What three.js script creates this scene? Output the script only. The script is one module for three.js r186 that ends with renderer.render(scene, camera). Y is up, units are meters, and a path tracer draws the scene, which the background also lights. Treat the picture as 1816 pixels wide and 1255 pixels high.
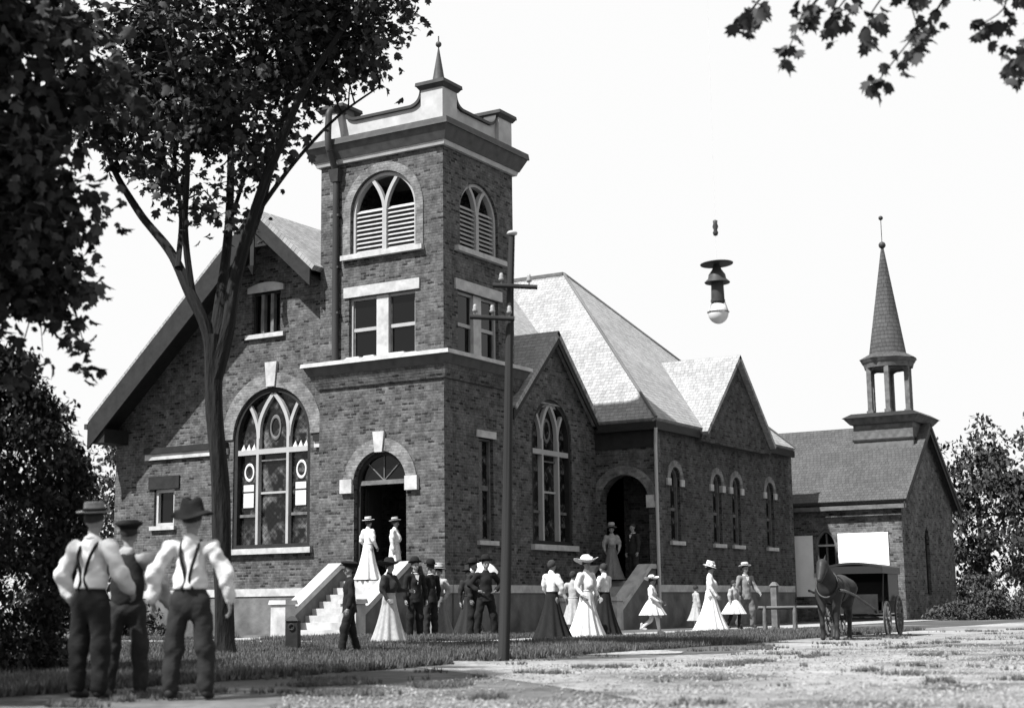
import * as THREE from 'three';
import { mergeGeometries, mergeVertices } from 'three/addons/utils/BufferGeometryUtils.js';

// ---------------------------------------------------------------- camera, sky, sun, exposure
const scene = new THREE.Scene();
const camera = new THREE.PerspectiveCamera(26.16, 1024 / 707, 0.1, 900);
const YAW = 31 * Math.PI / 180, PITCH = Math.atan(444 / 2700), ROLL = 0.716 * Math.PI / 180;
const F0 = new THREE.Vector3(-Math.sin(YAW), 0, -Math.cos(YAW)), R0 = new THREE.Vector3(Math.cos(YAW), 0, -Math.sin(YAW));
{
  const U0 = new THREE.Vector3(0, 1, 0);
  const F = F0.clone().multiplyScalar(Math.cos(PITCH)).addScaledVector(U0, Math.sin(PITCH));
  const U = U0.clone().multiplyScalar(Math.cos(PITCH)).addScaledVector(F0, -Math.sin(PITCH));
  const up = U.clone().multiplyScalar(Math.cos(ROLL)).addScaledVector(R0, Math.sin(ROLL));
  camera.position.set(0, 0.75, 0);
  camera.up.copy(up);
  camera.lookAt(F.clone().add(camera.position));
  camera.focus = 38; camera.userData.fStop = 1.7;   // an old lens, wide open: the nearest things go soft
}
const SKYL = 0.445;
{
  const w = 64, h = 32, d = new Float32Array(w * h * 4);
  for (let j = 0; j < h; j++) for (let i = 0; i < w; i++) {
    const k = (j * w + i) * 4, v = SKYL;
    d[k] = v; d[k + 1] = v; d[k + 2] = v; d[k + 3] = 1;
  }
  const t = new THREE.DataTexture(d, w, h, THREE.RGBAFormat, THREE.FloatType);
  t.mapping = THREE.EquirectangularReflectionMapping; t.magFilter = THREE.LinearFilter; t.minFilter = THREE.LinearFilter; t.needsUpdate = true;
  scene.background = t; scene.environment = t;
}
const SUN = new THREE.Vector3(-0.22, 0.80, 0.56).normalize();
const sun = new THREE.DirectionalLight(0xffffff, 5);
sun.position.copy(SUN).multiplyScalar(80).add(new THREE.Vector3(-18, 0, -30));
sun.target.position.set(-18, 0, -30);
sun.castShadow = true;
Object.assign(sun.shadow.camera, { left: -45, right: 45, top: 45, bottom: -45, near: 1, far: 200 });
sun.shadow.camera.updateProjectionMatrix(); sun.shadow.mapSize.set(4096, 4096); sun.shadow.radius = 2;
scene.add(sun, sun.target);
const renderer = new THREE.WebGLRenderer({ antialias: true });
renderer.toneMapping = THREE.LinearToneMapping; renderer.toneMappingExposure = 2.2; renderer.shadowMap.enabled = true;

// ---------------------------------------------------------------- helpers
let seed = 12345;
const rnd = () => { seed = (seed * 1664525 + 1013904223) >>> 0; return seed / 4294967296; };
const rr = (a, b) => a + (b - a) * rnd();
const V = (x, y, z) => new THREE.Vector3(x, y, z);
const names = {};
const numbered = n => { names[n] = (names[n] || 0) + 1; return names[n] === 1 ? n : n + '_' + String(names[n] - 1).padStart(3, '0'); };
function obj(name, geo, mat, parent) {
  const g = Array.isArray(geo) ? merge(geo) : geo;
  const m = new THREE.Mesh(g, mat); m.name = parent ? name : numbered(name); m.castShadow = m.receiveShadow = true;
  (parent || scene).add(m); return m;
}
function merge(list) {
  const l = list.map(g => { g = g.index ? g.toNonIndexed() : g; const o = new THREE.BufferGeometry(); for (const k of ['position', 'normal', 'uv']) if (g.attributes[k]) o.setAttribute(k, g.attributes[k]); return o; });
  const all = l.every(g => g.attributes.uv); if (!all) l.forEach(g => g.deleteAttribute('uv'));
  return mergeGeometries(l);
}
function thing(name, label, category, pos = [0, 0, 0], turn = 0, group) {
  const o = new THREE.Group(); o.name = numbered(name); o.position.set(...pos); o.rotation.y = turn; scene.add(o);
  return tag(o, label, category, group);
}
function tag(o, label, category, group) { o.userData.label = label; o.userData.category = category; if (group) o.userData.group = group; return o; }
function struct(name, geo, mat) { const m = obj(name, geo, mat); m.userData.kind = 'structure'; return m; }
// box-projected uv in metres
function uvb(g) {
  g = g.index ? g.toNonIndexed() : g;
  const p = g.attributes.position, n = p.count, uv = new Float32Array(n * 2), a = V(), b = V(), c = V();
  for (let i = 0; i < n; i += 3) {
    a.fromBufferAttribute(p, i); b.fromBufferAttribute(p, i + 1); c.fromBufferAttribute(p, i + 2);
    const N = b.clone().sub(a).cross(c.clone().sub(a)), x = Math.abs(N.x), y = Math.abs(N.y), z = Math.abs(N.z);
    [a, b, c].forEach((q, k) => {
      const [u, v] = y > x && y > z ? [q.x, q.z] : x > z ? [q.z, q.y] : [q.x, q.y];
      uv[(i + k) * 2] = u; uv[(i + k) * 2 + 1] = v;
    });
  }
  g.setAttribute('uv', new THREE.BufferAttribute(uv, 2)); return g;
}
// box from ranges
const box = (x0, x1, y0, y1, z0, z1) => uvb(new THREE.BoxGeometry(x1 - x0, y1 - y0, z1 - z0).translate((x0 + x1) / 2, (y0 + y1) / 2, (z0 + z1) / 2));
function frustum(x0, x1, z0, z1, y0, y1, p0, p1) {
  const q = (p, y) => [[x0 - p, y, z1 + p], [x1 + p, y, z1 + p], [x1 + p, y, z0 - p], [x0 - p, y, z0 - p]];
  const a = q(p0, y0), b = q(p1, y1), P = [];
  const quad = (A, B, C, D) => P.push(...A, ...B, ...C, ...A, ...C, ...D);
  for (let i = 0; i < 4; i++) { const j = (i + 1) % 4; quad(a[i], a[j], b[j], b[i]); }
  quad(b[0], b[1], b[2], b[3]); quad(a[3], a[2], a[1], a[0]);
  const g = new THREE.BufferGeometry(); g.setAttribute('position', new THREE.Float32BufferAttribute(P, 3)); g.computeVertexNormals(); return uvb(g);
}
// slab: planar polygon (outer face up, counter-clockwise seen from outside), given thickness inwards; uv along eave/slope
function slab(pts, t) {
  const v = pts.map(p => V(...p)), N = V();
  for (let i = 0; i < v.length; i++) { const a = v[i], b = v[(i + 1) % v.length]; N.add(a.clone().cross(b)); }
  N.normalize();
  const e1 = v[1].clone().sub(v[0]).normalize(), e2 = N.clone().cross(e1);
  const low = v.map(p => p.clone().addScaledVector(N, -t)), P = [], U = [];
  const put = (...q) => q.forEach(p => { P.push(p.x, p.y, p.z); U.push(p.dot(e1), p.dot(e2)); });
  for (let i = 1; i + 1 < v.length; i++) { put(v[0], v[i], v[i + 1]); put(low[0], low[i + 1], low[i]); }
  for (let i = 0; i < v.length; i++) { const j = (i + 1) % v.length; put(v[i], low[i], low[j]); put(v[i], low[j], v[j]); }
  const g = new THREE.BufferGeometry(); g.setAttribute('position', new THREE.Float32BufferAttribute(P, 3)); g.setAttribute('uv', new THREE.Float32BufferAttribute(U, 2)); g.computeVertexNormals(); return g;
}
// walls: outline and holes in (u, v); facing +Z: u = X; facing +X: u = -Z
const poly = (C, pts) => { const s = new C(); pts.forEach(([x, y], i) => i ? s.lineTo(x, y) : s.moveTo(x, y)); s.closePath(); return s; };
function archPath(C, cx, y0, w, spring, pointed) {
  const s = new C(), r = w / 2; s.moveTo(cx - r, y0); s.lineTo(cx + r, y0); s.lineTo(cx + r, spring);
  if (pointed) { s.quadraticCurveTo(cx + r * 0.95, spring + r * 1.0, cx, spring + r * 1.55); s.quadraticCurveTo(cx - r * 0.95, spring + r, cx - r, spring); }
  else s.absarc(cx, spring, r, 0, Math.PI, false);
  s.closePath(); return s;
}
const rectPath = (x0, x1, y0, y1) => poly(THREE.Path, [[x0, y0], [x1, y0], [x1, y1], [x0, y1]]);
function ext(shape, d, bevel = 0) {
  return uvb(new THREE.ExtrudeGeometry(shape, { depth: d, bevelEnabled: bevel > 0, bevelSize: bevel, bevelThickness: bevel, bevelSegments: 1, curveSegments: 20 }));
}
function wallZ(outline, holes, plane, t) { const s = poly(THREE.Shape, outline); s.holes.push(...holes); return ext(s, t).translate(0, 0, plane - t); }
function wallX(outline, holes, plane, t) { const s = poly(THREE.Shape, outline); s.holes.push(...holes); return uvb(ext(s, t).rotateY(Math.PI / 2).translate(plane - t, 0, 0)); }
function ringShape(cx, spring, r0, r1) { const s = new THREE.Shape(); s.absarc(cx, spring, r1, 0, Math.PI, false); s.absarc(cx, spring, r0, Math.PI, 0, true); s.closePath(); return s; }
const tube = (pts, r, seg = 24, rad = 8, closed = false) => new THREE.TubeGeometry(new THREE.CatmullRomCurve3(pts.map(p => Array.isArray(p) ? V(...p) : p), closed), seg, r, rad, closed);
function bar(a, b, ra, rb = ra, rad = 8) {
  a = Array.isArray(a) ? V(...a) : a; b = Array.isArray(b) ? V(...b) : b;
  const d = b.clone().sub(a), g = new THREE.CylinderGeometry(rb, ra, d.length(), rad);
  g.applyQuaternion(new THREE.Quaternion().setFromUnitVectors(V(0, 1, 0), d.clone().normalize())); const m = a.clone().add(b).multiplyScalar(0.5);
  return g.translate(m.x, m.y, m.z);
}
const ball = (x, y, z, rx, ry = rx, rz = rx, n = 14) => new THREE.SphereGeometry(1, n, n - 4).scale(rx, ry, rz).translate(x, y, z);
// plan coordinates: metres to the right of the street axis, height, metres ahead
const pl = (lat, y, ahead) => V(0, y, 0).addScaledVector(R0, lat).addScaledVector(F0, ahead);

// ---------------------------------------------------------------- textures
function hash2(x, y, s) { let h = (x * 374761393 + y * 668265263 + s * 982451653) | 0; h = Math.imul(h ^ (h >>> 13), 1274126177); h ^= h >>> 16; return (h >>> 0) / 4294967296; }
function vn(x, y, per, s, pery = per) {  // periodic value noise
  const xi = Math.floor(x), yi = Math.floor(y), fx = x - xi, fy = y - yi;
  const mx = a => ((a % per) + per) % per, my = a => ((a % pery) + pery) % pery;
  const u = fx * fx * (3 - 2 * fx), v = fy * fy * (3 - 2 * fy);
  const a = hash2(mx(xi), my(yi), s), b = hash2(mx(xi + 1), my(yi), s), c = hash2(mx(xi), my(yi + 1), s), d = hash2(mx(xi + 1), my(yi + 1), s);
  return a + (b - a) * u + (c - a) * v + (a - b - c + d) * u * v;
}
function fbm(u, v, base, oct, s, by = base) { let r = 0, a = 0.5, t = 0; for (let o = 0; o < oct; o++) { r += a * vn(u * base, v * by, base, s + o, by); t += a; a *= 0.55; base *= 2; by *= 2; } return r / t; }
const srgb = l => { l = Math.min(1, Math.max(0, l)); return 255 * (l <= 0.0031308 ? 12.92 * l : 1.055 * Math.pow(l, 1 / 2.4) - 0.055); };
function tex(n, size, fn, color = true) {
  const d = new Uint8Array(n * n * 4);
  for (let j = 0; j < n; j++) for (let i = 0; i < n; i++) { const l = fn(i / n, j / n), c = color ? srgb(l) : Math.min(255, Math.max(0, l * 255)); const k = (j * n + i) * 4; d[k] = d[k + 1] = d[k + 2] = c; d[k + 3] = 255; }
  const t = new THREE.DataTexture(d, n, n); t.wrapS = t.wrapT = THREE.RepeatWrapping; t.magFilter = THREE.LinearFilter; t.minFilter = THREE.LinearMipmapLinearFilter; t.generateMipmaps = true;
  if (color) t.colorSpace = THREE.SRGBColorSpace; t.repeat.set(1 / size, 1 / size); t.needsUpdate = true; return t;
}
function brickAt(u, v, T, s) {   // returns [tone, height]
  const rows = Math.round(T / 0.077), cols = Math.round(T / 0.215), y = v * rows, r = Math.floor(y), x = u * cols + (r % 2) * 0.5, c = Math.floor(x) % cols;
  const fx = x - Math.floor(x), fy = y - r, mort = (fx < 0.05 || fy < 0.14) ? 1 : 0;
  return [mort, hash2(c, r, s)];
}
const mat = (o) => new THREE.MeshPhysicalMaterial({ roughness: 0.9, specularIntensity: 0.3, ...o });
const gray = (l, rough = 0.85, extra = {}) => { const m = new THREE.MeshPhysicalMaterial({ roughness: rough, specularIntensity: 0.35, ...extra }); m.color.setRGB(l, l, l); return m; };
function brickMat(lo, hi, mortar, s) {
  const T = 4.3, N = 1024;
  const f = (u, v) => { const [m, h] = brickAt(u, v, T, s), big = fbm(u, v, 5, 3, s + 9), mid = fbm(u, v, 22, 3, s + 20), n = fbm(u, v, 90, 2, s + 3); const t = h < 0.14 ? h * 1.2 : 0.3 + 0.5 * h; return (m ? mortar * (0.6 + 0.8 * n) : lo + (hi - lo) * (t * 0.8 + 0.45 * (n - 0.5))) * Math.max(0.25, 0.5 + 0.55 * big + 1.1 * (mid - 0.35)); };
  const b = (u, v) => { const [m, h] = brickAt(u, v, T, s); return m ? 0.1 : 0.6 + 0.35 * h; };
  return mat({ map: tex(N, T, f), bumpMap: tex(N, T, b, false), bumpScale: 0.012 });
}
const M = {};
M.brick = brickMat(0.02, 0.128, 0.115, 1);
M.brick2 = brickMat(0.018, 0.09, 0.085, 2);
M.brickArch = brickMat(0.09, 0.21, 0.19, 3);
const noisy = (l, amp, T, base, rough = 0.9, s = 5, bump = 0.006) => mat({ map: tex(512, T, (u, v) => l * (1 - amp + 2 * amp * fbm(u, v, base, 5, s))), bumpMap: bump ? tex(256, T, (u, v) => fbm(u, v, base * 2, 4, s + 7), false) : null, bumpScale: bump, roughness: rough });
M.stone = noisy(0.33, 0.4, 1.3, 6);
M.foundation = noisy(0.10, 0.6, 2.2, 5, 0.95, 15, 0.02);
M.white = noisy(0.28, 0.16, 1.7, 6, 0.6, 25, 0.002);
M.offwhite = noisy(0.34, 0.25, 1.9, 7, 0.7, 26, 0.003);
M.darkWood = noisy(0.018, 0.4, 1.1, 8, 0.6, 35, 0.003);
M.midWood = noisy(0.10, 0.5, 1.1, 8, 0.75, 36, 0.004);
M.metal = noisy(0.035, 0.35, 1.4, 6, 0.5, 45, 0.002);
M.copper = noisy(0.06, 0.45, 1.4, 7, 0.55, 46, 0.002);
function shingle(l, amp, s) {
  const T = 3.2, rows = 20, cols = 22;
  const cell = (u, v) => { const y = v * rows, r = Math.floor(y), x = u * cols + hash2(r, 3, s), c = Math.floor(x) % cols; return [x - Math.floor(x), y - r, hash2(c, r, s + 1)]; };
  return mat({
    map: tex(1024, T, (u, v) => { const [fx, fy, h] = cell(u, v); const gap = fx < 0.05 || fy < 0.06 ? 0.5 : 1; return l * gap * (1 - amp + 2 * amp * (0.35 * h + 0.45 * fbm(u, v, 4, 5, s + 4) + 0.2 * fbm(u, v, 60, 2, s + 6))); }),
    bumpMap: tex(512, T, (u, v) => { const [fx, fy, h] = cell(u, v); return fx < 0.05 ? 0 : 1 - fy * 0.9 + 0.1 * h; }, false), bumpScale: 0.02, roughness: 0.85 });
}
M.roof = shingle(0.235, 0.45, 51);
M.roofDark = shingle(0.06, 0.45, 61);
M.glass = new THREE.MeshPhysicalMaterial({ roughness: 0.14, ior: 1.35, map: tex(512, 1.6, (u, v) => { const a = fbm(u, v, 8, 3, 71), b = fbm(u, v, 20, 3, 74), p = (u + v) * 9 % 1, q = (u - v + 4) * 9 % 1; const lead = p < 0.1 || q < 0.1 ? 0.35 : 1; return lead * (0.006 + 0.09 * Math.pow(Math.max(0, a - 0.42) * 2.4, 1.5) * (0.4 + 1.2 * b)); }) });
M.darkGlass = new THREE.MeshPhysicalMaterial({ roughness: 0.08, ior: 1.35, color: 0x0a0a0a });
M.opal = gray(0.5, 0.25); M.insulator = gray(0.22, 0.25); M.whitewash = noisy(0.75, 0.1, 1.7, 6, 0.9, 27, 0.003);
M.bark = mat({ map: tex(512, 1.0, (u, v) => 0.014 * (0.4 + 1.2 * fbm(u, v, 16, 4, 81, 4))), bumpMap: tex(512, 1.0, (u, v) => fbm(u, v, 16, 4, 81, 4), false), bumpScale: 0.03 });
M.pole = mat({ map: tex(512, 1.0, (u, v) => 0.024 * (0.4 + 1.2 * fbm(u, v, 16, 4, 84, 2))), bumpMap: tex(256, 1.0, (u, v) => fbm(u, v, 16, 4, 84, 2), false), bumpScale: 0.01 });

// ---------------------------------------------------------------- ground, streets, walks
M.ground = mat({ map: tex(1024, 9, (u, v) => { const a = fbm(u, v, 4, 5, 91), b = fbm(u, v, 48, 4, 92); return 0.03 + 0.10 * Math.pow(a, 1.3) * (0.35 + 1.2 * b) + (a > 0.55 ? 0.09 * (a - 0.55) * b * 6 : 0); }), bumpMap: tex(512, 9, (u, v) => fbm(u, v, 64, 3, 93), false), bumpScale: 0.05 });
M.dirt = mat({ map: tex(1024, 11, (u, v) => { const a = fbm(u, v, 3, 5, 95), b = fbm(u, v, 40, 4, 96), t = fbm(u, v, 9, 4, 97); let l = 0.12 + 0.20 * a + 0.16 * (b - 0.5); if (t > 0.5) l -= (t - 0.5) * 0.6 * (0.5 + b); return Math.max(0.03, l); }), bumpMap: tex(1024, 11, (u, v) => 0.6 * fbm(u, v, 24, 5, 98) + 0.4 * fbm(u, v, 160, 2, 99), false), bumpScale: 0.16 });
M.walk = noisy(0.26, 0.35, 2.7, 7, 0.9, 99, 0.008);
struct('ground', uvb(new THREE.PlaneGeometry(700, 700, 1, 1).rotateX(-Math.PI / 2)), M.ground);
function sheet(pts, y) {   // flat polygon, points as [x, z]
  const s = poly(THREE.Shape, pts.map(([x, z]) => [x, -z])); return uvb(new THREE.ShapeGeometry(s).rotateX(-Math.PI / 2).translate(0, y, 0));
}
{
  const edge = new THREE.CatmullRomCurve3([[12, 6], [2, -3.6], [-4.9, -10.4], [-9, -14.2], [-11.6, -16.6], [-11.3, -18.0], [-9.9, -18.6], [-9.2, -20.5], [-9.3, -23.5], [-10.6, -26.5], [-11.4, -30], [-11.6, -45], [-11.7, -110]].map(([x, z]) => V(x, 0, z))).getPoints(420);
  const pts = edge.map((p, i) => { const w = 0.3 * (fbm(i / 420, 0.3, 50, 4, 7) - 0.5) * 2; return [p.x + w, p.z + w * 0.8]; });
  struct('dirt_road', sheet([...pts, [60, -110], [60, 6]], 0.006), M.dirt);
  const up = [], lo = []; for (let i = 0; i <= 90; i++) { const x = -45 + i * 0.36, w = 0.34 + 0.3 * fbm(i / 90, 0.7, 20, 3, 17); up.push([x, -18.2 - w * 0.8 + 0.012 * (x + 20)]); lo.push([x, -18.2 + w * 0.6 + 0.012 * (x + 20)]); }
  struct('worn_path', sheet([...lo, ...up.reverse()], 0.005), M.dirt);
}
struct('front_walk', box(-60, -15.3, -0.05, 0.03, -26.5, -24.7), M.walk);
struct('side_walk', box(-17.1, -15.304, -0.05, 0.026, -70, -26.504), M.walk);
struct('door_walk', box(-25.1, -23.2, -0.05, 0.028, -30.4, -26.504), M.walk);
{
  const pts = []; for (let i = 0; i < 26; i++) { const a = i / 26 * 6.283, w = 1 + 0.12 * Math.sin(a * 3 + 1) + 0.06 * Math.sin(a * 7); pts.push([-10.6 + Math.cos(a) * 0.75 * w, -21.1 + Math.sin(a) * 1.0 * w]); }
  struct('bare_earth_patch', sheet(pts.reverse(), 0.01), M.dirt);
}

// ---------------------------------------------------------------- the church
const church = thing('brick_church', 'large brick church with a square bell tower, arched windows and steep shingled roofs', 'church', [0, 0, 0]);
const C = (name, geo, m) => obj(name, geo, m, church);
const T = { x0: -26.33, x1: -22.16, z1: -33.35, z0: -37.01 };
const TC = -24.25;
// tower walls (front, side, rear, inner)
{
  const t = 0.4;
  C('tower_front_wall', wallZ([[T.x0, 0], [T.x1, 0], [T.x1, 13.3], [T.x0, 13.3]], [
    archPath(THREE.Path, TC, 1.42, 1.74, 4.02), rectPath(-25.32, -23.08, 7.47, 9.22), archPath(THREE.Path, -24.16, 10.42, 2.2, 11.6)], T.z1, t), M.brick);
  C('tower_side_wall', wallX([[-T.z1 + t, 0], [-T.z0, 0], [-T.z0, 13.3], [-T.z1 + t, 13.3]], [
    rectPath(35.05, 35.8, 2.47, 5.28), rectPath(34.05, 36.15, 7.47, 9.22), archPath(THREE.Path, 35.18, 10.42, 2.0, 11.45)], T.x1, t), M.brick);
  C('tower_inner_wall', box(T.x0, T.x0 + t, 0, 13.3, T.z0, T.z1 - t), M.brick);
  C('tower_rear_wall', box(T.x0 + t, T.x1 - t, 0, 13.3, T.z0, T.z0 + t), M.brick);
  C('vestibule_floor', box(T.x0 + t, T.x1 - t, 1.2, 1.40, T.z0 + t, T.z1 - t), M.midWood);
  C('tower_ceiling', box(T.x0 + t, T.x1 - t, 6.6, 6.75, T.z0 + t, T.z1 - t), M.midWood);
  C('belfry_floor', box(T.x0 + t, T.x1 - t, 9.7, 9.85, T.z0 + t, T.z1 - t), M.midWood);
}
// belt course
C('belt_corbel', frustum(T.x0, T.x1, T.z0, T.z1, 6.72, 7.08, 0.06, 0.20), M.brick);
C('belt_moulding', frustum(T.x0, T.x1, T.z0, T.z1, 7.08, 7.32, 0.22, 0.34), M.copper);
C('belt_coping', frustum(T.x0, T.x1, T.z0, T.z1, 7.32, 7.43, 0.40, 0.38), M.stone);
// main cornice
C('cornice_bead', frustum(T.x0, T.x1, T.z0, T.z1, 13.12, 13.24, 0.10, 0.14), M.offwhite);
C('cornice_cove', frustum(T.x0, T.x1, T.z0, T.z1, 13.24, 13.62, 0.16, 0.34), M.copper);
C('cornice_top', frustum(T.x0, T.x1, T.z0, T.z1, 13.62, 13.80, 0.38, 0.36), M.copper);
// parapet with upswept ends, piers and spirelet
function parapetShape(a, b) {   // light wall between piers in (u, v)
  const s = new THREE.Shape(); s.moveTo(a, 13.8); s.lineTo(b, 13.8); s.lineTo(b, 14.82);
  s.quadraticCurveTo(b - 0.03, 14.4, b - 0.42, 14.38); s.lineTo(a + 0.42, 14.38); s.quadraticCurveTo(a + 0.03, 14.4, a, 14.82); s.closePath(); return s;
}
function copingCurve(a, b) {
  const s = new THREE.Shape(); s.moveTo(b, 14.83); s.quadraticCurveTo(b - 0.03, 14.41, b - 0.42, 14.385); s.lineTo(a + 0.42, 14.385); s.quadraticCurveTo(a + 0.03, 14.41, a, 14.83);
  s.lineTo(a + 0.07, 14.83); s.quadraticCurveTo(a + 0.1, 14.49, a + 0.44, 14.465); s.lineTo(b - 0.44, 14.465); s.quadraticCurveTo(b - 0.1, 14.49, b - 0.07, 14.83); s.closePath(); return s;
}
{
  const pw = 0.72, t = 0.26;
  const fx = [T.x0 + pw, T.x1 - pw], sz = [-T.z1 + pw, -T.z0 - pw];
  for (const [zf, nm] of [[T.z1 - 0.12, 'parapet'], [T.z0 + 0.12 + t, 'parapet']]) {
    C(nm, ext(parapetShape(...fx), t).translate(0, 0, zf - t), M.offwhite);
    C('parapet_coping', ext(copingCurve(...fx), t + 0.16).translate(0, 0, zf - t - 0.08), M.metal);
  }
  for (const xf of [T.x1 - 0.12, T.x0 + 0.12 + t]) {
    C('parapet', uvb(ext(parapetShape(...sz), t).rotateY(Math.PI / 2).translate(xf - t, 0, 0)), M.offwhite);
    C('parapet_coping', uvb(ext(copingCurve(...sz), t + 0.16).rotateY(Math.PI / 2).translate(xf - t - 0.08, 0, 0)), M.metal);
  }
  for (const [cx, cz, tall] of [[T.x1 - pw / 2, T.z1 - pw / 2, 1], [T.x0 + pw / 2, T.z1 - pw / 2, 0], [T.x1 - pw / 2, T.z0 + pw / 2, 0], [T.x0 + pw / 2, T.z0 + pw / 2, 0]]) {
    const h = tall ? 15.0 : 14.92, e = pw / 2;
    C('parapet_pier', frustum(cx - e, cx + e, cz - e, cz + e, 13.8, h - 0.2, 0, 0), M.offwhite);
    const cap = C('pier_cap', frustum(cx - e, cx + e, cz - e, cz + e, h - 0.2, h - 0.1, 0.03, 0.1), M.metal);
    obj('cap_slab', frustum(cx - e, cx + e, cz - e, cz + e, h - 0.1, h, 0.12, 0.11), M.metal, cap);
    obj('cap_slope', frustum(cx - e, cx + e, cz - e, cz + e, h, h + 0.1, 0.09, -0.2), M.metal, cap);
    if (tall) {
      const sp = C('spirelet', uvb(new THREE.CylinderGeometry(0.02, 0.19, 1.0, 8).translate(cx, h + 0.55, cz)), M.copper);
      obj('finial_ball', ball(cx, h + 1.18, cz, 0.085), M.copper, sp); obj('finial_rod', bar([cx, h + 1.0, cz], [cx, h + 1.42, cz], 0.018), M.copper, sp);
    }
  }
}
// downpipe on the tower front
{
  const x = -25.72, pp = C('downpipe', tube([[x, 14.78, T.z1 - 0.1], [x, 14.72, T.z1 + 0.12], [x, 14.6, T.z1 + 0.42], [x, 14.3, T.z1 + 0.47], [x, 13.8, T.z1 + 0.49], [x, 13.5, T.z1 + 0.44], [x, 13.15, T.z1 + 0.25], [x, 12.85, T.z1 + 0.11], [x, 12, T.z1 + 0.1], [x, 10, T.z1 + 0.1], [x, 8, T.z1 + 0.1], [x, 7.42, T.z1 + 0.1]], 0.095, 90, 10), M.metal);
  obj('rain_head', frustum(x - 0.12, x + 0.12, T.z1 + 0.03, T.z1 + 0.2, 12.6, 12.95, 0, 0.06), M.metal, pp);
  for (const y of [11.6, 10.1, 8.8]) obj('pipe_bracket', box(x - 0.13, x + 0.13, y, y + 0.06, T.z1 - 0.02, T.z1 + 0.16), M.metal, pp);
}
// window builders: group-less, the casing mesh is the part; local x right, y up, z out, placed on +Z or +X walls
function place(m, [x, y, z], side) { m.position.set(x, y, z); if (side) m.rotation.y = Math.PI / 2; return m; }
function casingArch(w, spring, th, depth, pointed) { const s = archPath(THREE.Shape, 0, 0, w, spring, pointed); s.holes.push(archPath(THREE.Path, 0, th, w - 2 * th, spring, pointed)); return ext(s, depth).translate(0, 0, -0.24); }
function casingRect(w, h, th, depth) { const s = poly(THREE.Shape, [[-w / 2, 0], [w / 2, 0], [w / 2, h], [-w / 2, h]]); s.holes.push(rectPath(-w / 2 + th, w / 2 - th, th, h - th)); return ext(s, depth).translate(0, 0, -0.24); }
function ribbon(pts, w, d, z) {   // flat curved bar in the xy plane
  const c = new THREE.CatmullRomCurve3(pts.map(([x, y]) => V(x, y, 0))), n = 14, L = [], Rr = [];
  for (let i = 0; i <= n; i++) { const p = c.getPoint(i / n), t = c.getTangent(i / n); L.push([p.x - t.y * w / 2, p.y + t.x * w / 2]); Rr.push([p.x + t.y * w / 2, p.y - t.x * w / 2]); }
  return ext(poly(THREE.Shape, [...L, ...Rr.reverse()].reverse()), d).translate(0, 0, z);
}
function belfryWindow(pos, w, spring, side) {
  const m = place(C('belfry_window', casingArch(w - 0.02, spring, 0.09, 0.16), M.white), pos, side);
  const r = w / 2;
  obj('mullion', box(-0.07, 0.07, 0.05, spring, -0.22, -0.06), M.white, m);
  obj('tracery', [ribbon([[0, spring - 0.05], [0.06, spring + 0.3], [0.2, spring + 0.62], [0.42, spring + r * 0.86]], 0.1, 0.13, -0.2), ribbon([[0, spring - 0.05], [-0.06, spring + 0.3], [-0.2, spring + 0.62], [-0.42, spring + r * 0.86]], 0.1, 0.132, -0.2)], M.white, m);
  for (const s of [-1, 1]) for (let k = 0; k < 10; k++) {
    const y = 0.12 + k * 0.125, x0 = s < 0 ? -r + 0.1 : 0.07, x1 = s < 0 ? -0.07 : r - 0.1;
    const g = new THREE.BoxGeometry(x1 - x0, 0.022, 0.15).rotateX(0.72).translate((x0 + x1) / 2, y, -0.16); obj('louver_slat', uvb(g), M.offwhite, m);
  }
  obj('sill', box(-r - 0.28, r + 0.28, -0.13, 0.01, -0.2, 0.14), M.stone, m);
  return m;
}
function sashPair(pos, w, h, side) {
  const m = place(C('sash_window', casingRect(w - 0.01, h - 0.01, 0.07, 0.14), M.white), pos, side);
  obj('mullion', box(-0.2, 0.2, 0.01, h - 0.02, -0.22, -0.04), M.stone, m);
  for (const s of [-1, 1]) {
    const x0 = s < 0 ? -w / 2 + 0.07 : 0.2, x1 = s < 0 ? -0.2 : w / 2 - 0.07;
    obj('lower_pane', box(x0, x1, 0.07, h * 0.47, -0.2, -0.185), M.darkGlass, m); obj('upper_pane', box(x0, x1, h * 0.5, h - 0.08, -0.17, -0.155), M.darkGlass, m);
    obj('meeting_rail', box(x0, x1, h * 0.455, h * 0.51, -0.21, -0.13), M.white, m);
    obj('sash_stile', [box(x0, x0 + 0.05, 0.06, h - 0.07, -0.205, -0.145), box(x1 - 0.05, x1, 0.06, h - 0.07, -0.205, -0.145)], M.midWood, m);
  }
  obj('lintel', box(-w / 2 - 0.16, w / 2 + 0.16, h + 0.005, h + 0.30, -0.3, 0.05), M.stone, m);
  obj('sill', box(-w / 2 - 0.1, w / 2 + 0.1, -0.035, 0.03, -0.2, 0.1), M.stone, m);
  return m;
}
belfryWindow([-24.16, 10.42, T.z1], 2.2, 1.18, false);
belfryWindow([T.x1, 10.42, -35.18], 2.0, 1.03, true);
sashPair([-24.2, 7.47, T.z1], 2.24, 1.75, false);
sashPair([T.x1, 7.47, -35.1], 2.1, 1.75, true);
C('arch_ring', ext(ringShape(-24.16, 11.6, 1.11, 1.36), 0.08).translate(0, 0, T.z1 - 0.05), M.brickArch);
for (const s of [-1, 1]) C('arch_jamb', box(-24.16 + s * 1.235 - 0.125, -24.16 + s * 1.235 + 0.125, 10.43, 11.6, T.z1 - 0.05, T.z1 + 0.03), M.brickArch);
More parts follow.
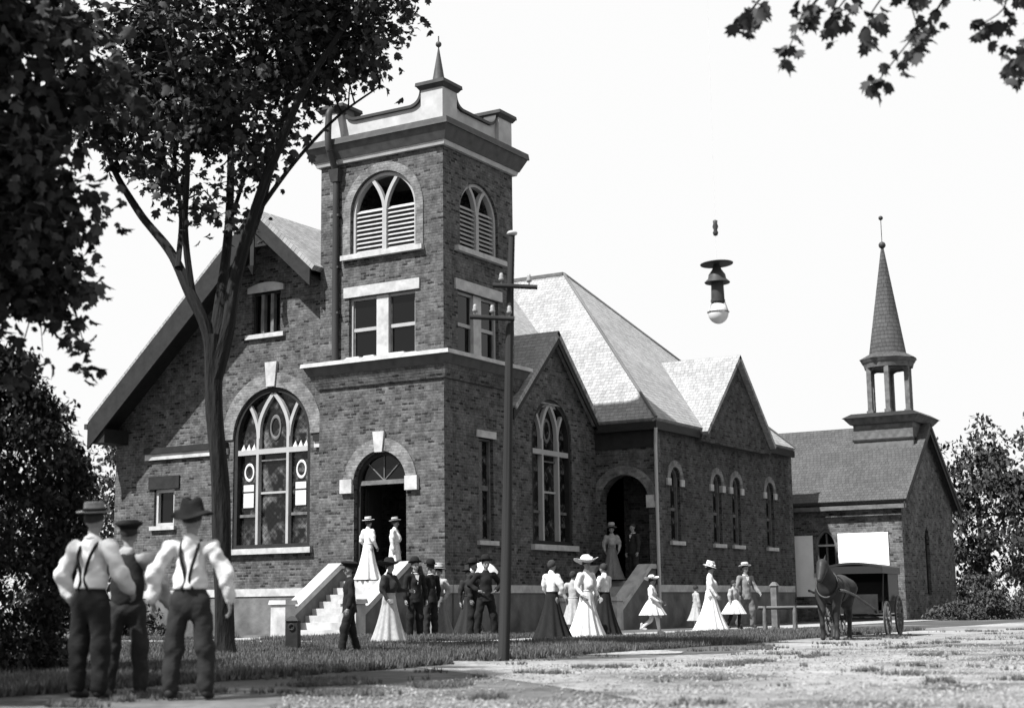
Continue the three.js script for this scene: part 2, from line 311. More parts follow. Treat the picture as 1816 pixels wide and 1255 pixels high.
// snow-white lumps of mortar / pale stones lying on the belt coping show as pale patches: uneven coping blocks
for (const [x, w] of [[-25.0, 0.5], [-24.45, 0.4], [-23.55, 0.6]]) C('coping_block', frustum(x - w / 2, x + w / 2, T.z1 + 0.03, T.z1 + 0.3, 7.43, 7.5, 0, -0.04), M.stone);
// tower door
{
  C('arch_ring', ext(ringShape(TC, 4.02, 0.88, 1.22), 0.09).translate(0, 0, T.z1 - 0.05), M.brickArch);
  C('keystone', ext(poly(THREE.Shape, [[TC - 0.12, 4.86], [TC + 0.12, 4.86], [TC + 0.19, 5.42], [TC - 0.19, 5.42]]), 0.14).translate(0, 0, T.z1 - 0.05), M.stone);
  for (const s of [-1, 1]) C('springer_block', box(TC + s * 1.08 - 0.2, TC + s * 1.08 + 0.2, 3.79, 4.17, T.z1 - 0.1, T.z1 + 0.11), M.stone);
  const fr = C('door_frame', casingArch(1.72, 2.6, 0.1, 0.14).translate(TC, 1.42, T.z1 - 0.05), M.darkWood);
  obj('transom_bar', box(TC - 0.76, TC + 0.76, 4.0, 4.12, T.z1 - 0.28, T.z1 - 0.16), M.midWood, fr);
  obj('fanlight_pane', ext(archPath(THREE.Shape, 0, 0, 1.5, 0.02), 0.015).translate(TC, 4.1, T.z1 - 0.24), M.darkGlass, fr);
  obj('fanlight_bar', [bar([TC, 4.1, T.z1 - 0.21], [TC, 4.8, T.z1 - 0.21], 0.02), bar([TC, 4.1, T.z1 - 0.21], [TC - 0.55, 4.6, T.z1 - 0.21], 0.02), bar([TC, 4.1, T.z1 - 0.21], [TC + 0.55, 4.6, T.z1 - 0.21], 0.02)], M.midWood, fr);
  for (const s of [-1, 1]) {   // double doors standing open inwards
    const leaf = C('door_leaf', box(TC + s * 0.78 - 0.03, TC + s * 0.78 + 0.03, 1.42, 4.0, T.z1 - 1.12, T.z1 - 0.4), M.darkWood);
    obj('door_panel', [box(TC + s * 0.78 - 0.045, TC + s * 0.78 + 0.045, 1.6, 2.5, T.z1 - 1.02, T.z1 - 0.5), box(TC + s * 0.78 - 0.045, TC + s * 0.78 + 0.045, 2.7, 3.85, T.z1 - 1.02, T.z1 - 0.5)], M.darkWood, leaf);
  }
}
// narrow window low on the tower side
function slimWindow(pos, w, h, side, arched) {
  const m = place(C('slim_window', arched ? casingArch(w - 0.01, h, 0.06, 0.14) : casingRect(w - 0.01, h - 0.01, 0.06, 0.14), M.midWood), pos, side);
  obj('lower_pane', box(-w / 2 + 0.06, w / 2 - 0.06, 0.06, h * 0.5, -0.2, -0.185), M.glass, m);
  obj('upper_pane', arched ? ext(archPath(THREE.Shape, 0, 0, w - 0.12, h * 0.5 - 0.06), 0.015).translate(0, h * 0.5 + 0.05, -0.2) : box(-w / 2 + 0.06, w / 2 - 0.06, h * 0.53, h - 0.07, -0.2, -0.185), M.glass, m);
  obj('sash_bar', box(-w / 2 + 0.05, w / 2 - 0.05, h * 0.49, h * 0.54, -0.21, -0.14), M.midWood, m);
  if (!arched) obj('lintel', box(-w / 2 - 0.12, w / 2 + 0.12, h, h + 0.2, -0.2, 0.04), M.stone, m);
  else {
    obj('arch_head', ext(ringShape(0, h, w / 2 + 0.01, w / 2 + 0.22), 0.07).translate(0, 0, -0.03), M.brickArch, m);
    for (const s of [-1, 1]) obj('arch_stop', box(s * (w / 2 + 0.13) - 0.13, s * (w / 2 + 0.13) + 0.13, h - 0.22, h - 0.003, -0.06, 0.06), M.stone, m);
  }
  obj('sill', box(-w / 2 - 0.12, w / 2 + 0.12, -0.12, 0.0, -0.2, 0.1), M.stone, m);
}
slimWindow([T.x1, 2.47, -35.425], 0.75, 2.81, true, false);

// nave (front gable)
const NX = -28.5, NW0 = -34.75, NZ = -33.95;
{
  const win = archPath(THREE.Path, -28.55, 2.42, 2.86, 5.62);
  C('nave_front_wall', wallZ([[NW0, 0], [T.x0 + 0.02, 0], [T.x0 + 0.02, 10.05], [NX, 11.9], [NW0, 6.3]], [win, rectPath(-33.1, -32.28, 3.2, 4.32), rectPath(-29.36, -28.27, 8.66, 9.92)], NZ, 0.45), M.brick);
  C('nave_left_wall', box(NW0, NW0 + 0.4, 0, 6.3, -45, NZ - 0.45), M.brick);
  C('nave_right_wall', box(-22.6, -22.3, 0, 6.1, -36.98, -36.7), M.brick);
  // roof slabs with a deep front overhang
  const s = 0.89, yr = 12.02, zf = -32.85, zb = -47.5, dx = 6.36;
  const zs = zf - 0.082;
  C('nave_roof_slope', slab([[NX - dx, yr - s * dx, zs], [NX, yr, zs], [NX, yr, zb], [NX - dx, yr - s * dx, zb]].reverse(), 0.16), M.roof);
  const d1 = T.x0 - 0.004 - NX, d2 = 6.2, zt = T.z0 - 0.004;
  C('nave_roof_slope', slab([[NX, yr, zs], [NX + d1, yr - s * d1, zs], [NX + d1, yr - s * d1, zt], [NX, yr, zt]].reverse(), 0.16), M.roof);
  C('nave_roof_slope', slab([[NX, yr, zt - 0.002], [NX + d2, yr - s * d2, zt - 0.002], [NX + d2, yr - s * d2, zb], [NX, yr, zb]].reverse(), 0.16), M.roof);
  C('ridge_cap', box(NX - 0.09, NX + 0.09, yr - 0.05, yr + 0.05, zb, zf - 0.084), M.darkWood);
  for (const d of [-1, 1]) {
    const L = d < 0 ? dx : T.x0 - 0.006 - NX;
    const sh = poly(THREE.Shape, d < 0 ? [[NX, yr + 0.03], [NX - L - 0.02, yr - s * (L + 0.02) + 0.03], [NX - L - 0.02, yr - s * L - 0.8], [NX, yr - 0.8]] : [[NX + L, yr - s * L + 0.03], [NX, yr + 0.03], [NX, yr - 0.46], [NX + L, yr - s * L - 0.46]]);
    C('bargeboard', ext(sh, 0.07).translate(0, 0, zf - 0.078), M.darkWood);
    C('rake_soffit', slab((d < 0 ? [[NX - L, yr - s * L - 0.25, zf - 0.08], [NX, yr - 0.25, zf - 0.08], [NX, yr - 0.25, NZ + 0.002], [NX - L, yr - s * L - 0.25, NZ + 0.002]] : [[NX, yr - 0.25, zf - 0.08], [NX + L, yr - s * L - 0.25, zf - 0.08], [NX + L, yr - s * L - 0.25, NZ + 0.002], [NX, yr - 0.25, NZ + 0.002]]).reverse(), 0.03), M.darkWood);
  }
  C('gable_pendant', [ext(poly(THREE.Shape, [[NX - 0.62, yr - 1.0], [NX + 0.62, yr - 1.0], [NX, yr - 0.4]]), 0.05).translate(0, 0, zf - 0.14), box(NX - 0.07, NX + 0.07, yr - 1.55, yr - 0.5, zf - 0.16, zf - 0.06), frustum(NX - 0.06, NX + 0.06, zf - 0.17, zf - 0.05, yr - 1.8, yr - 1.55, -0.05, 0.05)], M.darkWood);
  // eave box at the left foot of the gable, gutter stubs
  C('eave_return', box(NX - dx - 0.02, NX - dx + 0.62, yr - s * dx - 0.62, yr - s * dx - 0.2, NZ + 0.003, zf - 0.09), M.darkWood);
  C('gutter', box(NX - dx - 0.16, NX - dx - 0.03, yr - s * dx - 0.18, yr - s * dx - 0.02, zb, zf), M.metal);
}
// great window
function greatWindow(pos, w, spring, side, pale) {
  const r = w / 2, m = place(C('great_window', casingArch(w - 0.02, spring, 0.12, 0.2), M.darkWood), pos, side), a = w / 5.1;
  for (const s of [-1, 1]) obj('mullion', box(s * a - 0.045, s * a + 0.045, 0.1, spring, -0.22, -0.05), M.white, m);
  const up = r * 0.80;
  for (const s of [-1, 1]) {
    obj('tracery', ribbon([[s * a, spring - 0.25], [s * a * 0.93, spring + up * 0.4], [s * a * 0.55, spring + up * 0.8], [s * 0.02, spring + up * 1.12]], 0.11, 0.12 + s * 0.002, -0.19), M.white, m);
    obj('tracery', ribbon([[s * a, spring - 0.1], [s * (a + 0.06), spring + up * 0.3], [s * (a + 0.2), spring + up * 0.62], [s * (a + 0.38), spring + up * 0.9]], 0.1, 0.11, -0.19), M.white, m);
  }
  const tr = 2.72 / 3.2 * spring;
  const lights = [[-r + 0.1, -a - 0.045], [-a + 0.045, a - 0.045], [a + 0.045, r - 0.1]];
  lights.forEach(([x0, x1], k) => {
    obj('transom', box(x0, x1, tr, tr + 0.15, -0.22, -0.05), M.white, m);
    obj('lower_pane', box(x0, x1, 0.1, tr, -0.22, -0.2), M.glass, m);
    if (k !== 1) {
      const c = (x0 + x1) / 2;
      obj('sash_bar', box(x0, x1, 0.92, 1.0, -0.2, -0.14), M.midWood, m);
      if (pale) {
        obj('pale_pane', box(c - 0.19, c + 0.19, 1.2, 1.62, -0.2, -0.16), M.opal, m); obj('pale_pane', box(c - 0.19, c + 0.19, 1.67, 1.86, -0.2, -0.16), M.opal, m);
        obj('glass_ring', new THREE.TorusGeometry(0.17, 0.035, 6, 24).scale(0.95, 1.35, 0.6).translate(c, 2.22, -0.19), M.opal, m);
        obj('glass_crest', [-0.2, 0, 0.2].map(d => new THREE.ConeGeometry(0.09, 0.2, 6).translate(c + d, tr + 0.24, -0.16)), M.opal, m);
      }
    } else {
      obj('sash_bar', box(x0, x1, spring * 0.49, spring * 0.49 + 0.06, -0.2, -0.14), M.white, m);
      obj('sash_bar', box(x0, x1, tr - 0.2, tr - 0.16, -0.2, -0.14), M.midWood, m);
      obj('glass_ring', new THREE.TorusGeometry(0.2, 0.04, 6, 24).scale(0.9, 1.6, 0.6).translate(0, spring + 0.28, -0.19), M.midWood, m);
    }
  });
  obj('head_pane', ext(archPath(THREE.Shape, 0, 0, w - 0.24, spring - tr), 0.015).translate(0, tr + 0.002, -0.22), M.glass, m);
  obj('sill', box(-r - 0.12, r + 0.12, -0.16, 0.0, -0.3, 0.14), M.stone, m);
}
greatWindow([-28.55, 2.42, NZ], 2.86, 3.2, false, true);
C('arch_ring', ext(ringShape(-28.55, 5.62, 1.44, 1.86), 0.08).translate(0, 0, NZ - 0.04), M.brickArch);
C('keystone', ext(poly(THREE.Shape, [[-28.7, 7.08], [-28.4, 7.08], [-28.33, 7.8], [-28.77, 7.8]]), 0.14).translate(0, 0, NZ - 0.05), M.stone);
for (const [x0, x1] of [[-33.45, -30.18], [-26.92, -26.5]]) {
  C('string_course', box(x0, x1, 5.2, 5.38, NZ - 0.05, NZ + 0.09), M.stone);
  C('string_moulding', box(x0, x1, 5.384, 5.56, NZ - 0.05, NZ + 0.15), M.darkWood);
}
{ // small low window at left, triple slit in the gable
  const m = place(C('square_window', casingRect(0.81, 1.11, 0.1, 0.16), M.offwhite), [-32.69, 3.2, NZ]);
  obj('pane', box(-0.3, 0.3, 0.1, 1.0, -0.2, -0.18), M.darkGlass, m); obj('lintel', box(-0.62, 0.62, 1.115, 1.5, -0.2, 0.05), M.darkWood, m); obj('sill', box(-0.5, 0.5, -0.12, 0, -0.2, 0.1), M.stone, m);
  const g = place(C('slit_window', casingRect(1.08, 1.25, 0.06, 0.14), M.darkWood), [-28.815, 8.665, NZ]);
  obj('pane', box(-0.48, 0.48, 0.06, 1.19, -0.22, -0.2), M.darkGlass, g);
  for (const x of [-0.18, 0.18]) obj('mullion', box(x - 0.055, x + 0.055, 0.05, 1.2, -0.2, -0.06), M.midWood, g);
  obj('arched_lintel', ext((() => { const s = new THREE.Shape(); s.moveTo(-0.68, 1.255); s.lineTo(0.68, 1.255); s.lineTo(0.68, 1.42); s.quadraticCurveTo(0, 1.66, -0.68, 1.42); s.closePath(); return s; })(), 0.35).translate(0, 0, -0.29), M.stone, g);
  obj('sill', box(-0.72, 0.72, -0.13, 0.0, -0.2, 0.1), M.stone, g);
}
// transept gable beside the tower (faces the side street)
{
  const X = -22.18, zc = -39.2, ap = 8.7, s = 0.965;
  C('side_gable_wall', wallX([[37.01, 0], [41.9, 0], [41.9, 6.05], [39.2, ap - 0.06], [37.01, 6.5]], [archPath(THREE.Path, 39.15, 2.45, 2.4, 5.55)], X, 0.42), M.brick);
  greatWindow([X, 2.45, -39.15], 2.4, 3.1, true, false);
  const e = 2.62, x1 = X + 0.28, x0 = -26;
  C('gable_roof_slope', slab([[x0, ap + 0.12 - s * e, zc + e], [x1, ap + 0.12 - s * e, zc + e], [x1, ap + 0.12, zc], [x0, ap + 0.12, zc]], 0.14), M.roof);
  C('gable_roof_slope', slab([[x1, ap + 0.12 - s * e, zc - e], [x0, ap + 0.12 - s * e, zc - e], [x0, ap + 0.12, zc], [x1, ap + 0.12, zc]], 0.14), M.roof);
  for (const d of [-1, 1]) C('bargeboard', uvb(ext(poly(THREE.Shape, d < 0 ? [[39.2, ap + 0.02], [39.2 - e, ap + 0.02 - s * e], [39.2 - e, ap - 0.28 - s * e], [39.2, ap - 0.28]] : [[39.2 + e, ap + 0.02 - s * e], [39.2, ap + 0.02], [39.2, ap - 0.28], [39.2 + e, ap - 0.28 - s * e]]), 0.05).rotateY(Math.PI / 2).translate(X + 0.2, 0, 0)), M.darkWood);
}
// auditorium block with a hipped roof
const A = { x1: -20.15, z1: -41.9, z0: -53.1, ex: -19.93, ez1: -41.62, ez0: -53.4, ey: 6.3, ry: 12.6, rz: -47.51, rx: -26.3 };
{
  C('porch_wall', wallZ([[-22.3, 0], [A.x1, 0], [A.x1, 6.1], [-22.3, 6.1]], [archPath(THREE.Path, -21.22, 1.42, 1.66, 3.8)], A.z1, 0.4), M.brick);
  C('arch_ring', ext(ringShape(-21.22, 3.8, 0.84, 1.12), 0.08).translate(0, 0, A.z1 - 0.04), M.brickArch);
  C('springer_block', box(-20.43, -20.17, 3.6, 3.98, A.z1 - 0.1, A.z1 + 0.1), M.stone);
  C('side_wall', wallX([[42.3, 0], [53.1, 0], [53.1, 6.15], [50.75, 6.15], [47.94, 8.78], [45.13, 6.15], [42.3, 6.15]],
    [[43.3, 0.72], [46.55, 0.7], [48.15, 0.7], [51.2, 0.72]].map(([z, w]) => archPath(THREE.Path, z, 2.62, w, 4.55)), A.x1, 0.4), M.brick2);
  for (const [z, w] of [[43.3, 0.72], [46.55, 0.7], [48.15, 0.7], [51.2, 0.72]]) slimWindow([A.x1, 2.62, -z], w, 1.93, true, true);
  C('rear_wall', box(-36, A.x1, 0, 6.15, A.z0 - 0.4, A.z0), M.brick); C('left_wall', box(-36.4, -36, 0, 6.15, A.z0 - 0.4, -41.5), M.brick);
  C('porch_floor', box(-22.3, A.x1 - 0.4, 1.2, 1.40, -44, A.z1 - 0.4), M.midWood);
  C('porch_back_wall', box(-22.3, A.x1 - 0.4, 1.4, 6, -44.2, -44), M.brick);
  const { ex, ez1, ez0, ey, ry, rz, rx } = A, lx = -37, lr = -31;
  C('main_roof_slope', slab([[lx, ey, ez1], [ex, ey, ez1], [rx, ry, rz], [lr, ry, rz]], 0.16), M.roof);
  C('main_roof_hip', slab([[ex, ey, ez1], [ex, ey, ez0], [rx, ry, rz]], 0.16), M.roof);
  C('main_roof_rear', slab([[ex, ey, ez0], [lx, ey, ez0], [lr, ry, rz], [rx, ry, rz]], 0.16), M.roof);
  C('main_roof_hip', slab([[lx, ey, ez0], [lx, ey, ez1], [lr, ry, rz]], 0.16), M.roof);
  C('ridge_cap', box(lr, rx, ry - 0.06, ry + 0.06, rz - 0.1, rz + 0.1), M.midWood);
  C('hip_cap', bar([ex, ey + 0.02, ez1], [rx, ry + 0.02, rz], 0.05), M.midWood); C('hip_cap', bar([ex, ey + 0.02, ez0], [rx, ry + 0.02, rz], 0.05), M.midWood);
  C('eave_fascia', box(-22.0, ex - 0.02, ey - 0.34, ey - 0.1, ez1 - 0.1, ez1 - 0.03), M.darkWood);
  for (const [za, zb] of [[-44.94, ez1 - 0.11], [ez0 + 0.02, -50.94]]) C('eave_fascia', box(ex - 0.09, ex - 0.025, ey - 0.34, ey - 0.1, za, zb), M.darkWood);
  C('frieze', box(-22.16, A.x1 + 0.05, 5.45, 6.0, A.z1 + 0.002, A.z1 + 0.06), M.darkWood);
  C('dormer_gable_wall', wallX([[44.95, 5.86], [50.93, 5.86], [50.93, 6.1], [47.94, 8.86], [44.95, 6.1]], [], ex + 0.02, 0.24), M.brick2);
  // dormer gable
  const zc = -47.94, ap = 8.95, s = 0.93, e = 3.0, x0 = -24;
  C('dormer_roof_slope', slab([[x0, ap - s * e, zc + e], [ex + 0.22, ap - s * e, zc + e], [ex + 0.22, ap + 0.1, zc], [x0, ap + 0.1, zc]], 0.13), M.roof);
  C('dormer_roof_slope', slab([[ex + 0.22, ap - s * e, zc - e], [x0, ap - s * e, zc - e], [x0, ap + 0.1, zc], [ex + 0.22, ap + 0.1, zc]], 0.13), M.roof);
  C('downpipe', [bar([A.x1 + 0.09, 0.3, A.z1 + 0.1], [A.x1 + 0.09, 5.5, A.z1 + 0.1], 0.055), bar([A.x1 + 0.09, 5.5, A.z1 + 0.1], [ex - 0.05, 6.0, ez1 - 0.06], 0.055)], M.offwhite);
}
// foundations and water table
{
  const w = (x0, x1, z0, z1) => { C('foundation', box(x0, x1, 0, 1.06, z0, z1), M.foundation); C('water_table', box(x0 - 0.02, x1 + 0.03, 1.064, 1.28, z0 - 0.02, z1 + 0.03), M.stone); };
  w(NW0 - 0.05, T.x0 - 0.1, NZ - 0.3, NZ + 0.07);
  w(T.x0 - 0.04, -25.45, T.z1 - 0.3, T.z1 + 0.07); w(-23.0, T.x1 + 0.03, T.z1 - 0.3, T.z1 + 0.073);
  w(T.x1 - 0.3, T.x1 + 0.07, T.z0, T.z1 - 0.32); w(-22.5, -22.11, -41.85, T.z0 - 0.02);
  w(A.x1 - 0.3, A.x1 + 0.07, A.z0, A.z1 + 0.08);
}
// front stairs: landing, steps, cheek walls
function stairs(xa, xb, zTop, n, rise, run, label) {
  const st = thing('entrance_stairs', label, 'stairs', [0, 0, 0]);
  obj('landing', box(xa, xb, 0, n * rise, zTop - 0.002, zTop + 0.45), M.stone, st);
  for (let k = 0; k < n - 1; k++) obj('step', box(xa, xb, 0, (n - 1 - k) * rise, zTop + 0.45 + k * run + 0.002, zTop + 0.45 + (k + 1) * run), M.stone, st);
  for (const [x, s] of [[xa, -1], [xb, 1]]) {
    const z1 = zTop + 0.45 + (n - 1) * run, H = n * rise + 0.34, x0 = s < 0 ? x - 0.34 : x + 0.004, x1 = s < 0 ? x - 0.004 : x + 0.34;
    const g = uvb(ext(poly(THREE.Shape, [[-zTop, 0], [-zTop, H], [-zTop - 0.4, H], [-z1 + 0.1, 0.52], [-z1 - 0.1, 0.52], [-z1 - 0.1, 0]].reverse()), 0.33).rotateY(Math.PI / 2).translate(x0, 0, 0));
    obj('cheek_wall', g, M.foundation, st);
    const c = uvb(ext(poly(THREE.Shape, [[-zTop, H], [-zTop, H + 0.14], [-zTop - 0.44, H + 0.14], [-z1 + 0.08, 0.68], [-z1 + 0.1, 0.524], [-zTop - 0.4, H + 0.002]].reverse()), 0.43).rotateY(Math.PI / 2).translate(x0 - 0.05, 0, 0));
    obj('sloping_coping', c, M.stone, st);
    const nw = obj('newel_block', box(x0 - 0.07, x1 + 0.07, 0, 0.82, z1 - 0.1, z1 + 0.3), M.stone, st); obj('newel_cap', frustum(x0 - 0.07, x1 + 0.07, z1 - 0.1, z1 + 0.3, 0.822, 0.93, 0.05, 0.03), M.stone, nw);
  }
  return st;
}
stairs(-25.18, -23.3, T.z1 + 0.08, 8, 0.177, 0.29, 'pale stone stairs with sloping side walls up to the tower door');
stairs(-21.95, -20.5, A.z1 + 0.085, 8, 0.177, 0.29, 'shaded stone stairs up to the arched side porch of the church');

// ---------------------------------------------------------------- the old chapel with its belfry
{
  const ch = thing('brick_chapel', 'small brick chapel with an open belfry and a tall thin spire, behind the pony cart', 'chapel');
  const D = (n, g, m) => obj(n, g, m, ch);
  const x1 = -16.4, z1 = -54.4, z0 = -61.2, zc = -57.8, ey = 4.5, ap = 7.25;
  M.chapel = brickMat(0.035, 0.17, 0.14, 4);
  D('front_wall', wallZ([[-26, 0], [x1, 0], [x1, 4.45], [-26, 4.45]], [archPath(THREE.Path, -19.28, 1.75, 0.8, 2.75, true)], z1, 0.35), M.chapel);
  D('gable_wall', wallX([[-z1 + 0.35, 0], [-z0, 0], [-z0, 4.45], [-zc, ap], [-z1 + 0.35, 4.74]], [archPath(THREE.Path, 57.47, 0.9, 0.55, 3.0, true)], x1, 0.35), M.chapel);
  D('rear_wall', box(-26, x1 - 0.35, 0, 4.4, z0, z0 + 0.3), M.chapel); D('end_wall', box(-26, -25.7, 0, 4.4, z0 + 0.3, z1 - 0.35), M.chapel);
  const s = (ap - 4.45) / 3.4, e = 3.75, xr = x1 + 0.3, xl = -26;
  D('roof_slope', slab([[xl, ap + 0.15 - s * e, zc + e], [xr, ap + 0.15 - s * e, zc + e], [xr, ap + 0.15, zc], [xl, ap + 0.15, zc]], 0.14), M.roofDark);
  D('roof_slope', slab([[xr, ap + 0.15 - s * e, zc - e], [xl, ap + 0.15 - s * e, zc - e], [xl, ap + 0.15, zc], [xr, ap + 0.15, zc]], 0.14), M.roofDark);
  D('eave_board', box(xl, xr - 0.02, ap - s * e - 0.16, ap - s * e - 0.01, zc + e - 0.09, zc + e - 0.02), M.midWood);
  for (const d of [-1, 1]) D('bargeboard', uvb(ext(poly(THREE.Shape, d < 0 ? [[-zc, ap + 0.02], [-zc - e, ap + 0.02 - s * e], [-zc - e, ap - 0.28 - s * e], [-zc, ap - 0.28]] : [[-zc + e, ap + 0.02 - s * e], [-zc, ap + 0.02], [-zc, ap - 0.28], [-zc + e, ap - 0.28 - s * e]]), 0.05).rotateY(Math.PI / 2).translate(xr - 0.09, 0, 0)), M.darkWood);
  D('whitewashed_panel', box(-20.6, -19.78, 0.9, 3.13, z1 + 0.002, z1 + 0.05), M.whitewash);
  D('whitewashed_panel', box(-18.8, -16.92, 0.9, 3.17, z1 + 0.002, z1 + 0.05), M.whitewash);
  D('whitewashed_panel', box(-19.778, -18.802, 0.9, 1.6, z1 + 0.002, z1 + 0.05), M.whitewash);
  const w = D('pointed_window', casingArch(0.79, 1.0, 0.07, 0.14, true).translate(-19.28, 1.75, z1 + 0.06), M.midWood);
  obj('sash_bar', box(-19.62, -18.94, 2.72, 2.79, z1 - 0.2, z1 - 0.06), M.offwhite, w); obj('mullion', box(-19.3, -19.26, 1.8, 3.2, z1 - 0.2, z1 - 0.08), M.midWood, w);
  obj('pane', ext(archPath(THREE.Shape, 0, 0, 0.68, 0.95, true), 0.015).translate(-19.28, 1.8, z1 - 0.22), M.darkGlass, w); obj('sill', box(-19.75, -18.81, 1.62, 1.748, z1 - 0.1, z1 + 0.1), M.stone, w);
  const w2 = D('pointed_window', uvb(casingArch(0.54, 2.1, 0.06, 0.14, true).rotateY(Math.PI / 2).translate(x1, 0.9, -57.47)), M.darkWood);
  obj('pane', uvb(ext(archPath(THREE.Shape, 0, 0, 0.45, 2.05, true), 0.015).rotateY(Math.PI / 2).translate(x1 - 0.2, 0.94, -57.47)), M.darkGlass, w2);
  // belfry
  const cx = -17.62, b = 1.15;
  D('belfry_base', frustum(cx - b, cx + b, zc - b, zc + b, 6.2, 7.38, 0, 0), M.midWood);
  D('belfry_skirt', box(cx - b - 0.04, cx + b + 0.04, 6.72, 6.8, zc - b - 0.04, zc + b + 0.04), M.darkWood);
  D('belfry_cornice', frustum(cx - b, cx + b, zc - b, zc + b, 7.38, 7.62, 0.1, 0.3), M.midWood);
  D('belfry_cornice_top', frustum(cx - b, cx + b, zc - b, zc + b, 7.62, 7.8, 0.34, 0.05), M.darkWood);
  for (let k = 0; k < 6; k++) {
    const a = k / 6 * Math.PI * 2 + 0.32, px = cx + Math.cos(a) * 0.82, pz = zc + Math.sin(a) * 0.82;
    const p = D('belfry_post', box(px - 0.09, px + 0.09, 7.78, 9.62, pz - 0.09, pz + 0.09), M.midWood);
    obj('post_base', box(px - 0.13, px + 0.13, 7.78, 7.95, pz - 0.13, pz + 0.13), M.midWood, p);
    const a2 = a + Math.PI / 3, qx = cx + Math.cos(a2) * 0.82, qz = zc + Math.sin(a2) * 0.82;
    const br = ext((() => { const L = 0.82, q = new THREE.Shape(); q.moveTo(-L / 2, 0); q.lineTo(-L / 2, -0.34); q.quadraticCurveTo(-L / 2 + 0.06, -0.02, 0, -0.06); q.quadraticCurveTo(L / 2 - 0.06, -0.02, L / 2, -0.34); q.lineTo(L / 2, 0.0); q.closePath(); return q; })(), 0.06);
    br.translate(0, 0, -0.03).rotateY(-Math.atan2(qz - pz, qx - px)).translate((px + qx) / 2, 9.62, (pz + qz) / 2); D('belfry_arch', uvb(br), M.midWood);
  }
  D('belfry_entablature', uvb(new THREE.CylinderGeometry(1.0, 0.94, 0.2, 12).translate(cx, 9.72, zc)), M.midWood);
  D('spire_eave', uvb(new THREE.CylinderGeometry(1.1, 1.02, 0.14, 12).translate(cx, 9.89, zc)), M.midWood);
  D('spire_flare', uvb(new THREE.CylinderGeometry(0.74, 1.14, 0.22, 8).rotateY(0.55).translate(cx, 10.07, zc)), M.roofDark);
  const sp = D('spire', uvb(new THREE.CylinderGeometry(0.05, 0.735, 4.3, 8).rotateY(0.55).translate(cx, 12.32, zc)), M.roofDark);
  obj('finial_ball', ball(cx, 14.55, zc, 0.14), M.metal, sp); obj('finial_rod', bar([cx, 14.6, zc], [cx, 15.6, zc], 0.015), M.metal, sp); obj('finial_tip', ball(cx, 15.65, zc, 0.09), M.metal, sp);
}

// ---------------------------------------------------------------- street furniture
{
  const p = thing('utility_pole', 'leaning wooden utility pole with crossarms at the street corner', 'utility pole', [-10.89, 0, -17.8]);
  const g = new THREE.CylinderGeometry(0.044, 0.082, 5.9, 14, 8).translate(0, 2.95, 0); const q = g.attributes.position;
  for (let i = 0; i < q.count; i++) { const y = q.getY(i); q.setX(i, q.getX(i) + 0.028 * y + 0.012 * Math.sin(y)); q.setZ(i, q.getZ(i) - 0.016 * y); }
  g.computeVertexNormals(); obj('pole_shaft', g, M.pole, p);
  const top = y => V(0.028 * y, y, -0.016 * y);
  for (const [y, L, d, n] of [[5.12, 0.62, 0.06, 2], [4.66, 0.62, -0.25, 3]]) {
    const c = top(y), dir = V(0.86, -0.06, -0.5).normalize(), a = c.clone().addScaledVector(dir, -L / 2 + d), b = c.clone().addScaledVector(dir, L / 2 + d), off = V(0.5, 0, 0.86).multiplyScalar(0.11);
    const arm = obj('crossarm', bar(a.clone().add(off), b.clone().add(off), 0.045, 0.045, 4), M.pole, p);
    for (let k = 0; k < n; k++) {
      const e = a.clone().lerp(b, (k + 0.3) / (n - 0.4)).add(off);
      obj('insulator', new THREE.LatheGeometry([[0, 0.14], [0.02, 0.14], [0.035, 0.11], [0.03, 0.085], [0.045, 0.06], [0.04, 0.03], [0.012, 0.03], [0.012, -0.03], [0, -0.03]].map(([x, y]) => new THREE.Vector2(x * 0.85, y + 0.04)).reverse(), 12).translate(e.x, e.y, e.z), M.insulator, arm);
    }
  }
  obj('pole_cap', ball(top(5.9).x, 5.9, top(5.9).z, 0.075, 0.04, 0.075), M.offwhite, p);
}
